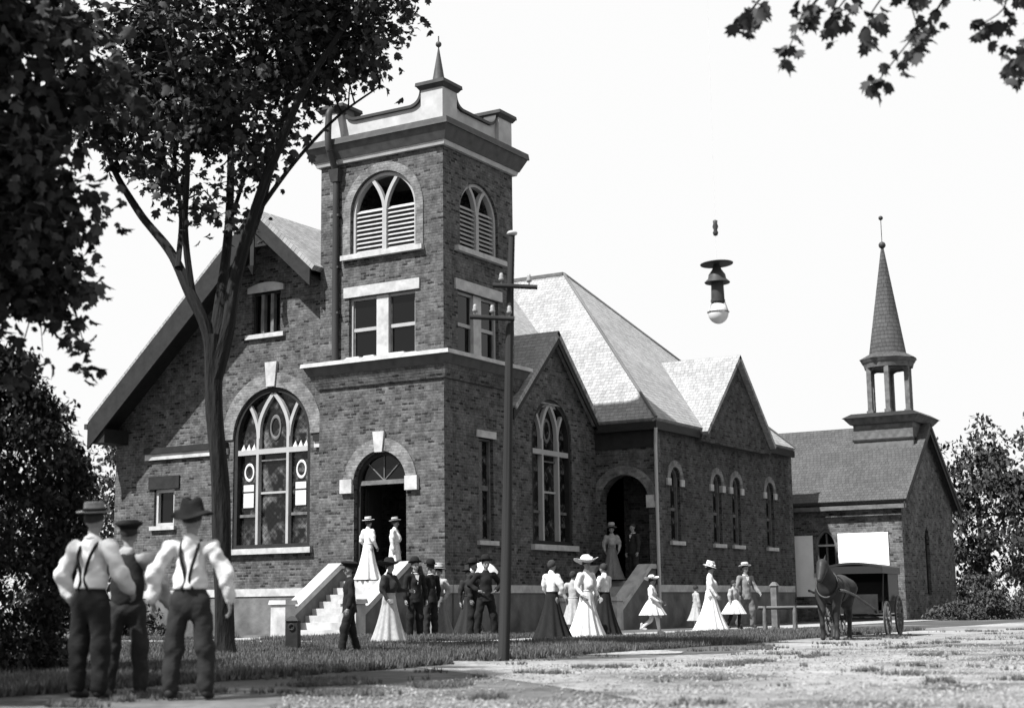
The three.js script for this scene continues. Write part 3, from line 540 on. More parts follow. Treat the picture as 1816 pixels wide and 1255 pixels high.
{
  // arc lamp hung from the long arm of a mast that stands beyond the right edge of the view
  const L = thing('arc_lamp', 'hooded arc lamp with a round white globe hanging high over the street', 'street lamp', [-8.72, 0, -20.42]);
  const mx = R0.x * 5.5, mz = R0.z * 5.5;
  obj('mast', bar([mx, 0, mz], [mx, 10.6, mz], 0.16, 0.1), M.pole, L);
  obj('mast_arm', bar([mx, 10.1, mz], [0, 10.3, 0], 0.05, 0.03), M.metal, L);
  obj('arm_stay', bar([mx, 10.55, mz], [0, 10.33, 0], 0.012), M.metal, L);
  obj('hanger_wire', bar([0, 5.7, 0], [0, 10.3, 0], 0.002, 0.002, 5), gray(0.5), L);
  obj('strain_insulator', new THREE.LatheGeometry([[0, 0], [0.03, 0.01], [0.042, 0.05], [0.025, 0.09], [0.045, 0.14], [0.03, 0.19], [0.036, 0.23], [0, 0.25]].map(a => new THREE.Vector2(...a)), 14).translate(0, 6.1, 0), M.metal, L);
  obj('rain_plate', new THREE.LatheGeometry([[0, -0.012], [0.24, -0.012], [0.245, 0], [0.2, 0.012], [0, 0.02]].map(a => new THREE.Vector2(...a)), 28).rotateZ(0.05).translate(0, 5.68, 0), M.metal, L);
  obj('lamp_hood', new THREE.LatheGeometry([[0.02, 0.34], [0.05, 0.3], [0.07, 0.24], [0.125, 0.16], [0.135, 0.1], [0.19, 0.05], [0.18, 0.035], [0.1, 0.06], [0, 0.06]].map(a => new THREE.Vector2(...a)).reverse(), 24).translate(0, 5.35, 0), M.metal, L);
  const bd = obj('lamp_body', new THREE.CylinderGeometry(0.09, 0.1, 0.36, 20).translate(0, 5.27, 0), M.metal, L); obj('body_band', new THREE.CylinderGeometry(0.106, 0.106, 0.03, 20).translate(0, 5.12, 0), M.metal, bd);
  obj('globe', new THREE.SphereGeometry(0.15, 24, 18).scale(1, 1.08, 1).translate(0, 4.94, 0), M.opal, L);
  const cage = obj('globe_cradle', new THREE.TorusGeometry(0.158, 0.006, 6, 28).rotateX(Math.PI / 2).translate(0, 4.95, 0), M.metal, L);
  for (let k = 0; k < 3; k++) obj('cradle_rod', bar([Math.cos(k * 2.09) * 0.158, 4.95, Math.sin(k * 2.09) * 0.158], [Math.cos(k * 2.09) * 0.1, 5.12, Math.sin(k * 2.09) * 0.1], 0.005), M.metal, cage);
}
{
  const h = thing('hitching_post', 'short dark square hitching post on the grass before the church steps', 'post', [-16.97, 0, -20.82], 0.4);
  obj('post', frustum(-0.1, 0.1, -0.1, 0.1, 0, 0.52, 0.01, 0), M.darkWood, h); obj('post_cap', frustum(-0.1, 0.1, -0.1, 0.1, 0.52, 0.6, 0.02, -0.05), M.darkWood, h); obj('tether_ring', new THREE.TorusGeometry(0.05, 0.009, 6, 18).translate(0, 0.42, 0.12), M.metal, h);
  const r = thing('hitching_rail', 'low weathered hitching rail on posts left of the pony', 'rail', [-12.95, 0, -34.2], 0.54);
  for (const x of [-0.7, 0, 0.7]) obj('rail_post', bar([x, 0, 0], [x, 0.64, 0], 0.06, 0.05), M.midWood, r);
  obj('top_rail', bar([-0.85, 0.6, 0], [0.85, 0.6, 0], 0.04), M.midWood, r);
  const q = thing('gate_post', 'slim grey post standing by the far corner of the church', 'post', [-15.0, 0, -38.2]);
  obj('post', frustum(-0.08, 0.08, -0.08, 0.08, 0, 1.15, 0, 0), M.midWood, q); obj('post_cap', frustum(-0.08, 0.08, -0.08, 0.08, 1.15, 1.25, 0.03, -0.04), M.midWood, q);
}

// ---------------------------------------------------------------- trees and plants
M.leaf = gray(0.032, 0.75); M.leaf2 = gray(0.045, 0.8); M.leafFar = gray(0.04, 0.9);
function leafGeo(kind) {   // a folded leaf of unit length, stalk at the origin, tip along +y
  const P = [], I = [];
  const o = kind === 'maple' ? [[0, 0], [0.30, 0.10], [0.50, 0.38], [0.30, 0.46], [0.36, 0.78], [0.14, 0.72], [0, 1.05], [-0.14, 0.72], [-0.36, 0.78], [-0.30, 0.46], [-0.50, 0.38], [-0.30, 0.10]]
    : [[0, 0], [0.22, 0.25], [0.26, 0.55], [0, 1], [-0.26, 0.55], [-0.22, 0.25]];
  P.push(0, 0.42, 0); for (const [x, y] of o) P.push(x, y, Math.abs(x) * 0.35 - (y - 0.4) * (y - 0.4) * 0.25);
  for (let i = 0; i < o.length; i++) I.push(0, 1 + i, 1 + (i + 1) % o.length);
  const g = new THREE.BufferGeometry(); g.setAttribute('position', new THREE.Float32BufferAttribute(P, 3)); g.setIndex(I); g.computeVertexNormals(); return g;
}
const LEAF = leafGeo('maple'), LEAFS = leafGeo('oval');
const q0 = new THREE.Quaternion(), e0 = new THREE.Euler(), m0 = new THREE.Matrix4();
function leafMatrix(p, size, droop = 0.6) { e0.set(Math.PI * (0.5 + droop * 0.5) + rr(-0.9, 0.9), rr(0, 6.283), rr(-0.7, 0.7), 'YXZ'); q0.setFromEuler(e0); return new THREE.Matrix4().compose(p, q0, V(size, size, size)); }
const gauss = () => (rnd() + rnd() + rnd() + rnd() - 2);
function crownOf(parent, clumps, per, rad, size, geo, m, name = 'crown') {
  const im = new THREE.InstancedMesh(geo, m, clumps.length * per), c = new THREE.Color(); let k = 0;
  for (const p of clumps) { const tone = rr(0.7, 1.25); for (let i = 0; i < per; i++) {
    const q = V(p.x + gauss() * rad, p.y + gauss() * rad * 0.75 - 0.1, p.z + gauss() * rad);
    im.setMatrixAt(k, leafMatrix(q, size * (0.55 + 0.85 * Math.pow(rnd(), 0.8)))); const t = tone * rr(0.75, 1.25); im.setColorAt(k, c.setRGB(t, t, t)); k++;
  } }
  im.name = name; im.castShadow = im.receiveShadow = true; im.userData.kind = 'stuff'; parent.add(im); return im;
}
function limbGeo(pts, r0, r1) {   // tapered bent limb
  const c = new THREE.CatmullRomCurve3(pts), n = Math.max(8, pts.length * 6), R = 9, g = new THREE.TubeGeometry(c, n, 1, R, false), q = g.attributes.position, L = c.getLength();
  for (let i = 0; i <= n; i++) { const p = c.getPointAt(i / n), t = i / n, flare = r0 > 0.15 && t < 0.06 ? 1 + (0.06 - t) * 9 : 1, r = (r0 + (r1 - r0) * Math.pow(t, 0.85)) * flare; for (let j = 0; j <= R; j++) { const k = i * (R + 1) + j, w = r * (1 + 0.08 * Math.sin(j * 2.1 + i * 0.5)); q.setXYZ(k, p.x + (q.getX(k) - p.x) * w, p.y + (q.getY(k) - p.y) * w, p.z + (q.getZ(k) - p.z) * w); } }
  const uv = g.attributes.uv; for (let k = 0; k < uv.count; k++) uv.setXY(k, uv.getY(k) * 1.0, uv.getX(k) * L);
  g.computeVertexNormals(); return g;
}
// volumes: [lat, y, ahead, rl, ry, ra, count]; gaps: [lat, y, rl, ry]
function fillClumps(vols, gaps, B) {
  const out = [];
  for (const [l, y, a, rl, ry, ra, n] of vols) for (let k = 0; k < n;) {
    const u = rr(-1, 1), v = rr(-1, 1), w = rr(-1, 1); if (u * u + v * v + w * w > 1) continue; k++;
    const L = l + u * rl, Y = y + v * ry; if (gaps.some(([gl, gy, gr, gh]) => ((L - gl) / gr) ** 2 + ((Y - gy) / gh) ** 2 < 1)) continue;
    out.push(pl(L, Y, a + w * ra));
  }
  return out;
}
function twigs(parent, clumps, limbs, r = 0.012) {
  const g = [], nodes = []; limbs.forEach(c => { const q = new THREE.CatmullRomCurve3(c); for (let i = 4; i <= 20; i++) nodes.push(q.getPoint(i / 20)); });
  for (const p of clumps) { let b = nodes[0], bd = 1e9; for (const n of nodes) { const d = n.distanceToSquared(p) + (n.y > p.y + 0.2 ? 3 : 0); if (d < bd) { bd = d; b = n; } } if (bd > 16) continue;
    const m = b.clone().lerp(p, 0.5).add(V(rr(-0.1, 0.1), rr(0, 0.25), rr(-0.1, 0.1))); g.push(bar(b, m, r * 1.5, r, 4), bar(m, p, r, r * 0.5, 4)); }
  if (!g.length) return; const t = obj('twigs', g, M.bark, parent); t.userData.kind = 'stuff';
}
function addLimb(tree, pts, r0, r1, name = 'limb') { return obj(name, limbGeo(pts, r0, r1), M.bark, tree); }
{ // street maple before the church
  const t = thing('maple_tree', 'tall forked maple with a slim dark trunk standing before the church front', 'tree');
  const D = 23.75, P = (l, y, a = D) => pl(l, y, a), limbs = [];
  addLimb(t, [P(-4.46, -0.1), P(-4.48, 0.51), P(-4.56, 2.32), P(-4.7, 4.03), P(-4.73, 5.02)], 0.155, 0.132, 'trunk');
  const L = (pts, a, b) => { limbs.push(pts); addLimb(t, pts, a, b); };
  L([P(-4.72, 4.12), P(-4.83, 5.07), P(-5.13, 5.74), P(-5.51, 6.45, 23.94), P(-6.08, 7.16, 24.22), P(-6.65, 8.11, 24.51), P(-6.93, 9.35, 24.7)], 0.12, 0.03);
  L([P(-4.7, 4.31), P(-4.5, 5.17), P(-4.41, 5.83), P(-4.12, 6.83, 23.56), P(-3.7, 7.83, 23.27), P(-3.28, 8.68, 22.99), P(-2.66, 9.63, 22.8), P(-2.09, 10.49, 22.61)], 0.13, 0.03);
  L([P(-4.72, 4.79), P(-4.66, 5.74, 23.94), P(-4.61, 6.88, 24.22), P(-4.66, 8.21, 24.51), P(-4.8, 9.54, 24.7), P(-4.75, 10.87, 24.89)], 0.10, 0.03);
  L([P(-5.08, 5.69), P(-5.18, 6.69, 23.56), P(-5.08, 7.83, 23.18), P(-5.22, 8.97, 22.99), P(-5.61, 10.11, 22.8)], 0.06, 0.02);
  L([P(-5.32, 6.12), P(-5.37, 6.97, 24.13), P(-5.61, 8.02, 24.7), P(-5.79, 9.16, 25.08)], 0.05, 0.02);
  L([P(-4.37, 6.02), P(-4.08, 7.26, 24.32), P(-3.89, 8.49, 24.7), P(-3.7, 9.73, 24.98)], 0.05, 0.02);
  L([P(-4.08, 6.88, 23.56), P(-3.52, 7.92, 24.04), P(-2.85, 8.78, 24.32), P(-2.18, 9.44, 24.7)], 0.045, 0.015);
  L([P(-4.62, 6.88, 24.22), P(-4.18, 8.02, 23.75), P(-3.99, 9.35, 23.46)], 0.04, 0.015);
  const cl = fillClumps([[-4.46, 10.2, 23.75, 2.09, 1.23, 2.28, 120], [-2.61, 10.44, 23.37, 1.09, 0.76, 1.33, 46], [-6.27, 9.44, 24.13, 1.23, 1.23, 1.52, 56], [-5.03, 8.4, 23.75, 1.23, 0.85, 1.33, 36], [-4.04, 8.87, 23.75, 0.76, 0.76, 1.14, 20], [-4.75, 7.35, 23.75, 0.95, 0.47, 1.04, 6], [-2.18, 9.59, 23.56, 0.47, 0.19, 0.57, 3], [-3.04, 9.3, 23.56, 0.38, 0.24, 0.57, 4]],
    [[-4.73, 7.97, 0.36, 0.3], [-4.23, 8.73, 0.19, 0.17], [-3.75, 8.92, 0.19, 0.15], [-5.7, 6.5, 0.47, 0.47]]);
  twigs(t, cl, limbs); crownOf(t, cl, 42, 0.37, 0.13, LEAF, M.leaf);
}
{ // nearer maple whose trunk stands left of the view
  const t = thing('maple_tree', 'nearer maple whose dark leafy boughs hang into the upper left corner', 'tree');
  const P = pl, limbs = [], L = (pts, a, b, n) => { limbs.push(pts); addLimb(t, pts, a, b, n); };
  L([P(-8.6, -0.1, 12.5), P(-8.55, 0.6, 12.5), P(-8.4, 2.6, 12.6), P(-8.2, 4.4, 12.7)], 0.28, 0.2, 'trunk');
  L([P(-8.25, 4.0, 12.7), P(-7.2, 5.2, 13), P(-6.0, 5.9, 13.5), P(-4.9, 6.1, 14), P(-4.2, 6.2, 14.3)], 0.13, 0.03);
  L([P(-8.2, 4.2, 12.7), P(-7.4, 4.9, 13.4), P(-6.2, 5.0, 14), P(-5.0, 4.5, 14.2), P(-4.4, 3.8, 14.2)], 0.09, 0.02);
  L([P(-8.2, 4.3, 12.7), P(-8.0, 6, 12.6), P(-7.6, 7.6, 12.4), P(-7.2, 9, 12.2)], 0.15, 0.04);
  L([P(-8.0, 5.6, 12.6), P(-6.8, 7, 12.4), P(-5.6, 7.6, 12.4)], 0.08, 0.03);
  const cl = fillClumps([[-7.6, 6.4, 12.8, 2.8, 2.6, 3.0, 150], [-4.8, 5.9, 14, 1.1, 1.2, 1.3, 74], [-4.8, 4.65, 14, 0.7, 0.75, 0.8, 40], [-4.75, 3.95, 14.1, 0.55, 0.35, 0.6, 18], [-5.5, 4.5, 13.6, 0.9, 1.0, 1.2, 36]],
    [[-4.07, 5.52, 0.42, 0.3], [-4.42, 5.33, 0.3, 0.22], [-3.85, 4.55, 0.3, 0.3]]);
  twigs(t, cl, limbs, 0.01); crownOf(t, cl, 62, 0.33, 0.125, LEAF, M.leaf);
  // hanging sprays below the bough
  const sp = []; for (const [l, y] of [[-4.2, 3.55], [-4.05, 3.3], [-4.0, 3.1], [-4.5, 3.2], [-4.62, 3.0], [-3.95, 3.75], [-4.25, 3.9]]) sp.push(P(l, y, 14.1 + rr(-0.3, 0.3)));
  twigs(t, sp, limbs, 0.008); crownOf(t, sp, 16, 0.13, 0.11, LEAF, M.leaf, 'hanging_sprays');
}
{ // maple on the right, outside the view: one bough reaches in, its leaves hang one by one
  const t = thing('maple_tree', 'maple bough with single dark leaves hanging into the upper right corner', 'tree');
  const P = pl, limbs = [], L = (pts, a, b, n) => { limbs.push(pts); addLimb(t, pts, a, b, n); };
  L([P(8.2, -0.1, 11), P(8.2, 0.6, 11), P(8.1, 2.8, 11), P(7.9, 4.8, 11.2)], 0.26, 0.18, 'trunk');
  L([P(7.95, 4.5, 11.2), P(7.0, 5.9, 11.5), P(5.6, 6.4, 11.9), P(4.2, 6.3, 12), P(3.0, 6.1, 12), P(2.1, 5.9, 12)], 0.12, 0.015);
  L([P(7.9, 4.7, 11.2), P(8, 6.4, 11), P(8.2, 8, 10.9)], 0.14, 0.04);
  const fine = [[[2.9, 6.1], [2.6, 5.75], [2.4, 5.45], [2.3, 5.2]], [[2.3, 5.95], [2.12, 5.75], [1.98, 5.55], [1.95, 5.42]], [[3.3, 6.15], [2.95, 5.85], [2.75, 5.6], [2.65, 5.42]], [[4.2, 6.3], [3.8, 5.9], [3.55, 5.55], [3.25, 5.2], [3.05, 4.98]], [[3.9, 6.28], [3.35, 5.9], [3.05, 5.6], [2.95, 5.35]], [[4.6, 6.35], [4.25, 5.85], [4.05, 5.5], [3.85, 5.42]], [[5.0, 6.4], [4.5, 5.8], [4.25, 5.3], [4.1, 4.98]], [[5.2, 6.4], [4.7, 5.6], [4.4, 5.15]], [[3.6, 6.2], [3.4, 5.9], [3.3, 5.6], [3.4, 5.35]]];
  let n = 0; const variants = [M.leaf, M.leaf2, M.leafFar];
  fine.forEach((f, k) => {
    const pts = f.map(([l, y]) => P(l, y, 12 + rr(-0.35, 0.35))); addLimb(t, pts, 0.015, 0.004, 'twig');
    const c = new THREE.CatmullRomCurve3(pts), cnt = [34, 26, 26, 44, 30, 26, 38, 22, 26][k];
    for (let i = 0; i < cnt && n < 290; i++, n++) {
      const u = 0.3 + 0.7 * Math.pow(rnd(), 0.8), p = c.getPoint(u).add(V(gauss() * 0.1, gauss() * 0.09 - 0.03, gauss() * 0.1));
      const m = obj('leaf', LEAF, variants[n % 3], t); leafMatrix(p, 0.12 * rr(0.7, 1.25), 0.8).decompose(m.position, m.quaternion, m.scale);
    }
  });
  const cl = fillClumps([[5.2, 7.1, 12, 2.6, 0.75, 1.6, 90], [8.2, 8, 11, 2.6, 2.2, 2.6, 160]], []); twigs(t, cl, limbs, 0.01); crownOf(t, cl, 50, 0.38, 0.125, LEAF, M.leaf);
}
// elms added out of view to block sky light on the church side walls
[[0.6, -31], [-2.3, -42], [-4.8, -53]].forEach(([x, z], i) => {
  const t = thing('added_elm', ['added broad elm across the side street, nearest of the unseen row blocking sky light', 'added broad elm across the side street, middle of the unseen row blocking sky light', 'added broad elm across the side street, farthest of the unseen row blocking sky light'][i], 'tree', [x, 0, z], i * 2.1, 'added elms blocking sky light');
  obj('trunk', limbGeo([V(0, -0.1, 0), V(0.05, 0.7, 0), V(0, 3, 0.1), V(0.1, 6, 0), V(0, 10, 0)], 0.4, 0.12), M.bark, t);
  for (let k = 0; k < 5; k++) { const a = k * 1.26; obj('limb', limbGeo([V(0, 3.5, 0), V(Math.cos(a) * 1.2, 5.5, Math.sin(a) * 1.2), V(Math.cos(a) * 2.8, 8, Math.sin(a) * 2.8)], 0.16, 0.04), M.bark, t); }
  const cl = []; while (cl.length < 150) { const p = V(rr(-1, 1), rr(-1, 1), rr(-1, 1)); if (p.length() > 1 || p.length() < 0.45) continue; cl.push(V(p.x * 4.4, 7.4 + p.y * 4.4, p.z * 4.6)); }
  crownOf(t, cl, 34, 0.75, 0.4, LEAFS, M.leafFar);
});
{ // dense evergreen at the left edge
  const b = pl(-6.2, 0, 18.2), t = thing('evergreen_shrub', 'dense dark evergreen shrub with a sloping top at the left edge', 'shrub', [b.x, 0, b.z]);
  obj('trunk', limbGeo([V(0, -0.1, 0), V(0.02, 1, 0), V(0, 2.4, 0), V(0, 3.8, 0)], 0.09, 0.02), M.bark, t);
  const cl = []; while (cl.length < 520) { const y = Math.pow(rnd(), 0.9) * 3.85, R = y < 2.5 ? 1.08 - 0.05 * Math.abs(y - 1.4) : 1.05 * (1 - (y - 2.5) / 1.6) + 0.08, a = rr(0, 6.283), r = R * Math.sqrt(rr(0.35, 1)); cl.push(V(Math.cos(a) * r, y + 0.1, Math.sin(a) * r)); }
  crownOf(t, cl, 60, 0.17, 0.075, LEAFS, gray(0.018, 0.9));
}
function farTree(kind, label, lat, ahead, h, rl, ry, n, group) {
  const b = pl(lat, 0, ahead), t = thing(kind, label, 'tree', [b.x, 0, b.z], rr(0, 6), group);
  obj('trunk', limbGeo([V(0, -0.1, 0), V(0, 0.8, 0), V(0.1, h * 0.4, 0), V(0, h * 0.75, 0.1)], 0.22, 0.07), M.bark, t);
  for (let k = 0; k < 4; k++) { const a = k * 1.6 + 0.3; obj('limb', limbGeo([V(0.05, h * 0.3, 0), V(Math.cos(a) * rl * 0.35, h * 0.48, Math.sin(a) * rl * 0.35), V(Math.cos(a) * rl * 0.7, h * 0.62, Math.sin(a) * rl * 0.7)], 0.09, 0.03), M.bark, t); }
  const cl = []; while (cl.length < n) { const p = V(rr(-1, 1), rr(-1, 1), rr(-1, 1)), L = p.length(); if (L > 1 || L < 0.4) continue; const lob = 1 + 0.22 * Math.sin(3 * Math.atan2(p.z, p.x) + p.y * 4); cl.push(V(p.x * rl * lob, h - ry + p.y * ry * lob, p.z * rl * lob)); }
  crownOf(t, cl, 40, 0.5, 0.26, LEAFS, M.leafFar); return t;
}
farTree('orchard_tree', 'ragged leafy tree right behind the chapel gable', 21.9, 72, 8.6, 2.6, 3.9, 160, 'trees beyond the chapel');
farTree('orchard_tree', 'leafy tree at the right edge, beyond the chapel', 25.3, 69, 9.2, 2.9, 4.2, 180, 'trees beyond the chapel');
farTree('orchard_tree', 'low dark tree under the right edge, in front of the leafy trees', 23.0, 64, 4.4, 2.6, 2.1, 110, 'trees beyond the chapel');
farTree('shade_tree', 'dark tree behind the left foot of the church gable', -20.6, 74, 8.4, 2.6, 3.6, 110, 'trees behind the church at left');
farTree('shade_tree', 'dark tree farther left, between evergreen shrub and church', -23.6, 70, 8.0, 2.8, 3.6, 110, 'trees behind the church at left');
farTree('shade_tree', 'low bushy tree beside the left corner of the church', -17.2, 58, 4.4, 1.8, 2.1, 70, 'trees behind the church at left');
// low bushes by the chapel and along the lane
[[17.6, 62, 1.5, 'rounded bush at the foot of the chapel gable'], [19.6, 60, 1.3, 'low bush right of the chapel gable, nearer the street'], [21.2, 58, 1.7, 'wide low bush near the right edge of the street'], [-11.2, 44, 1.3, 'dark bush at the left corner of the church foundation'], [15.9, 55.5, 0.8, 'lowest scrubby bush by the near corner of the chapel'], [17.3, 56.5, 1.1, 'scrubby bush before the narrow window of the chapel gable'], [23.2, 61, 2.0, 'tall scrub at the right edge of the picture'], [19.9, 66, 2.2, 'tall scrub close behind the chapel gable']].forEach(([lat, a, h, label]) => {
  const b = pl(lat, 0, a), t = thing('bush', label, 'bush', [b.x, 0, b.z], rr(0, 6), 'low bushes');
  for (let k = 0; k < 4; k++) obj('stem', bar([0, 0, 0], [Math.cos(k * 1.6) * 0.4, h * 0.7, Math.sin(k * 1.6) * 0.4], 0.03, 0.015, 6), M.bark, t);
  const cl = []; while (cl.length < 70) { const p = V(rr(-1, 1), rr(0, 1), rr(-1, 1)); if (p.length() > 1) continue; cl.push(V(p.x * 1.3, p.y * h, p.z * 1.1)); }
  crownOf(t, cl, 40, 0.2, 0.13, LEAFS, M.leaf2, 'foliage');
});
{ // grass: tufts of blades over the lawns, sparse weeds on the road
  const P = [], I = []; for (let k = 0; k < 5; k++) { const a = k * 1.26, w = 0.012, h = 0.75 + 0.25 * ((k * 7) % 3) / 2, lx = Math.cos(a) * 0.35, lz = Math.sin(a) * 0.35, b = P.length / 3; P.push(-Math.sin(a) * w * 8 + lx * 0.2, 0, Math.cos(a) * w * 8 + lz * 0.2, Math.sin(a) * w * 8 + lx * 0.2, 0, -Math.cos(a) * w * 8 + lz * 0.2, lx, h, lz); I.push(b, b + 1, b + 2); }
  const g = new THREE.BufferGeometry(); g.setAttribute('position', new THREE.Float32BufferAttribute(P, 3)); g.setIndex(I); g.computeVertexNormals();
  const N = 110000, im = new THREE.InstancedMesh(g, gray(0.075, 0.9), N), c = new THREE.Color(); let k = 0, tries = 0;
  while (k < N && tries++ < N * 30) {
    const ahead = rr(10.5, 38), lat = rr(-0.4, 0.4) * ahead * 1.0, p = pl(lat, 0, ahead), x = p.x, z = p.z;
    const road = x - z > 5.7 && z > -17.6 || (x > -9.9 && z > -24.5) || x > -10.9;
    if (!road && Math.abs(z + 18.25 - 0.012 * (x + 20)) < 0.35) continue;
    const walk = (z < -24.5 && z > -26.7 && x < -15.1) || (x > -17.3 && x < -15.1 && z < -26) || (x > -25.3 && x < -23 && z < -26 && z > -31);
    const bld = (x < -22 && z < -33.2) || x < -36 || (x < -20 && z < -41.5); if (walk || bld) continue;
    const f = fbm((x + 60) / 40, (z + 60) / 40, 60, 3, 123);
    if (road) { if (f < 0.66 || rnd() > (f - 0.66) * 4) continue; } else if (rnd() > 0.25 + f) continue;
    if (lat < -2.2 && ahead < 12 && rnd() < 0.3) continue;
    const s = road ? rr(0.03, 0.075) : rr(0.05, 0.13) * (0.6 + f); e0.set(rr(-0.2, 0.2), rr(0, 6.28), rr(-0.2, 0.2)); q0.setFromEuler(e0); im.setMatrixAt(k, m0.compose(V(x, road ? 0.004 : -0.003, z), q0, V(s * 1.1, s, s * 1.1))); const t = rr(0.5, 1.6) * (0.5 + f); im.setColorAt(k, c.setRGB(t, t, t)); k++;
  }
  im.count = k; im.name = 'grass'; im.userData = { kind: 'stuff', label: 'short tufted grass on the lawns before the church', category: 'grass' }; im.castShadow = im.receiveShadow = true; scene.add(im);
}

{ // loose stones and clods on the dirt road
  const g = new THREE.IcosahedronGeometry(1, 0).scale(1, 0.6, 0.8), N = 30000, im = new THREE.InstancedMesh(g, gray(0.2, 0.95), N), c = new THREE.Color(); let k = 0, tries = 0;
  while (k < N && tries++ < N * 20) {
    const ahead = 10.5 + 24 * Math.pow(rnd(), 1.4), p = pl(rr(-0.15, 0.4) * ahead, 0, ahead), x = p.x, z = p.z; if (!(x - z > 6.3 && z > -17 || x > -8.7) || vn((x + 90) * 0.9, (z + 90) * 0.9, 400, 31) < rnd() * 0.8) continue;
    const r = 0.004 + 0.014 * Math.pow(rnd(), 3); e0.set(rr(0, 6), rr(0, 6), rr(0, 6)); q0.setFromEuler(e0); im.setMatrixAt(k, m0.compose(V(x, 0.006 + r * 0.25, z), q0, V(r * rr(0.8, 1.6), r, r))); const t = rr(0.6, 1.4); im.setColorAt(k, c.setRGB(t, t, t)); k++;
  }
  im.count = k; im.name = 'loose_stones'; im.userData = { kind: 'stuff', label: 'loose stones and clods scattered over the dirt road', category: 'stones' }; im.castShadow = im.receiveShadow = true; scene.add(im);
}

// ---------------------------------------------------------------- figures: distance fields meshed by surface nets
function nets(f, lo, hi, h) {
  const nx = Math.ceil((hi[0] - lo[0]) / h) + 2, ny = Math.ceil((hi[1] - lo[1]) / h) + 2, nz = Math.ceil((hi[2] - lo[2]) / h) + 2, D = new Float32Array(nx * ny * nz);
  const id = (i, j, k) => i + nx * (j + ny * k), O = [lo[0] - h / 2, lo[1] - h / 2, lo[2] - h / 2];
  for (let k = 0; k < nz; k++) for (let j = 0; j < ny; j++) for (let i = 0; i < nx; i++) D[id(i, j, k)] = f(O[0] + i * h, O[1] + j * h, O[2] + k * h);
  const vi = new Int32Array(nx * ny * nz).fill(-1), P = [], I = [];
  for (let k = 0; k < nz - 1; k++) for (let j = 0; j < ny - 1; j++) for (let i = 0; i < nx - 1; i++) {
    let n = 0, sx = 0, sy = 0, sz = 0, neg = 0; const c = []; for (let q = 0; q < 8; q++) { const v = D[id(i + (q & 1), j + (q >> 1 & 1), k + (q >> 2))]; c.push(v); if (v < 0) neg++; }
    if (!neg || neg === 8) continue;
    for (const [a, b] of EDG) if ((c[a] < 0) !== (c[b] < 0)) { const t = c[a] / (c[a] - c[b]); sx += (a & 1) + t * ((b & 1) - (a & 1)); sy += (a >> 1 & 1) + t * ((b >> 1 & 1) - (a >> 1 & 1)); sz += (a >> 2) + t * ((b >> 2) - (a >> 2)); n++; }
    vi[id(i, j, k)] = P.length / 3; P.push(O[0] + (i + sx / n) * h, O[1] + (j + sy / n) * h, O[2] + (k + sz / n) * h);
  }
  for (let k = 1; k < nz - 1; k++) for (let j = 1; j < ny - 1; j++) for (let i = 1; i < nx - 1; i++) {
    const a = D[id(i, j, k)] < 0;
    const Q = (b, q) => { if (a === b) return; const v = q.map(([x, y, z]) => vi[id(i + x, j + y, k + z)]); if (v.some(x => x < 0)) return; if (a) I.push(v[0], v[1], v[2], v[0], v[2], v[3]); else I.push(v[0], v[2], v[1], v[0], v[3], v[2]); };
    Q(D[id(i + 1, j, k)] < 0, [[0, -1, -1], [0, 0, -1], [0, 0, 0], [0, -1, 0]]);
    Q(D[id(i, j + 1, k)] < 0, [[-1, 0, -1], [-1, 0, 0], [0, 0, 0], [0, 0, -1]]);
    Q(D[id(i, j, k + 1)] < 0, [[-1, -1, 0], [0, -1, 0], [0, 0, 0], [-1, 0, 0]]);
  }
  const g = new THREE.BufferGeometry(); g.setAttribute('position', new THREE.Float32BufferAttribute(P, 3)); g.setIndex(I); g.computeVertexNormals(); return g;
}
var EDG = [[0, 1], [2, 3], [4, 5], [6, 7], [0, 2], [1, 3], [4, 6], [5, 7], [0, 4], [1, 5], [2, 6], [3, 7]];
function field(prims, k) {   // prims: [ax,ay,az,bx,by,bz,ra,rb, squash z]
  const n = prims.length;
  return (x, y, z) => { let d = 1e9; for (let i = 0; i < n; i++) { const p = prims[i], sq = p[8] || 1, dx = p[3] - p[0], dy = p[4] - p[1], dz = p[5] - p[2], px = x - p[0], py = y - p[1], pz = z - p[2]; const L = dx * dx + dy * dy + dz * dz; let t = L > 1e-9 ? (px * dx + py * dy + pz * dz) / L : 0; t = t < 0 ? 0 : t > 1 ? 1 : t; const ex = px - dx * t, ey = py - dy * t, ez = (pz - dz * t) * sq; const e = Math.sqrt(ex * ex + ey * ey + ez * ez) - (p[6] + (p[7] - p[6]) * t); const h = Math.max(k - Math.abs(d - e), 0) / k; d = Math.min(d, e) - h * h * k * 0.25; } return d; };
}
function bounds(prims, pad) { const lo = [1e9, 1e9, 1e9], hi = [-1e9, -1e9, -1e9]; for (const p of prims) for (const o of [0, 3]) for (let a = 0; a < 3; a++) { const r = Math.max(p[6], p[7]) + pad; lo[a] = Math.min(lo[a], p[o + a] - r); hi[a] = Math.max(hi[a], p[o + a] + r); } return [lo, hi]; }
const crease = (prims, k, h, amp, clip) => { const [lo, hi] = bounds(prims, h * 2 + 0.02), f = field(prims, k), ph = figN * 1.7; return nets((x, y, z) => { const d = f(x, y, z) + amp * (Math.sin(19 * y + 16 * x + 3 * Math.sin(9 * z + ph) + ph) * 0.45 + Math.sin(37 * y - 24 * x + 2.5 * Math.sin(13 * z + 6 * y) + ph) * 0.35 + Math.sin(55 * x + 21 * y + 2 * Math.sin(23 * y + ph)) * 0.35); return clip ? Math.max(d, clip(x, y, z)) : d; }, lo, hi, h); };
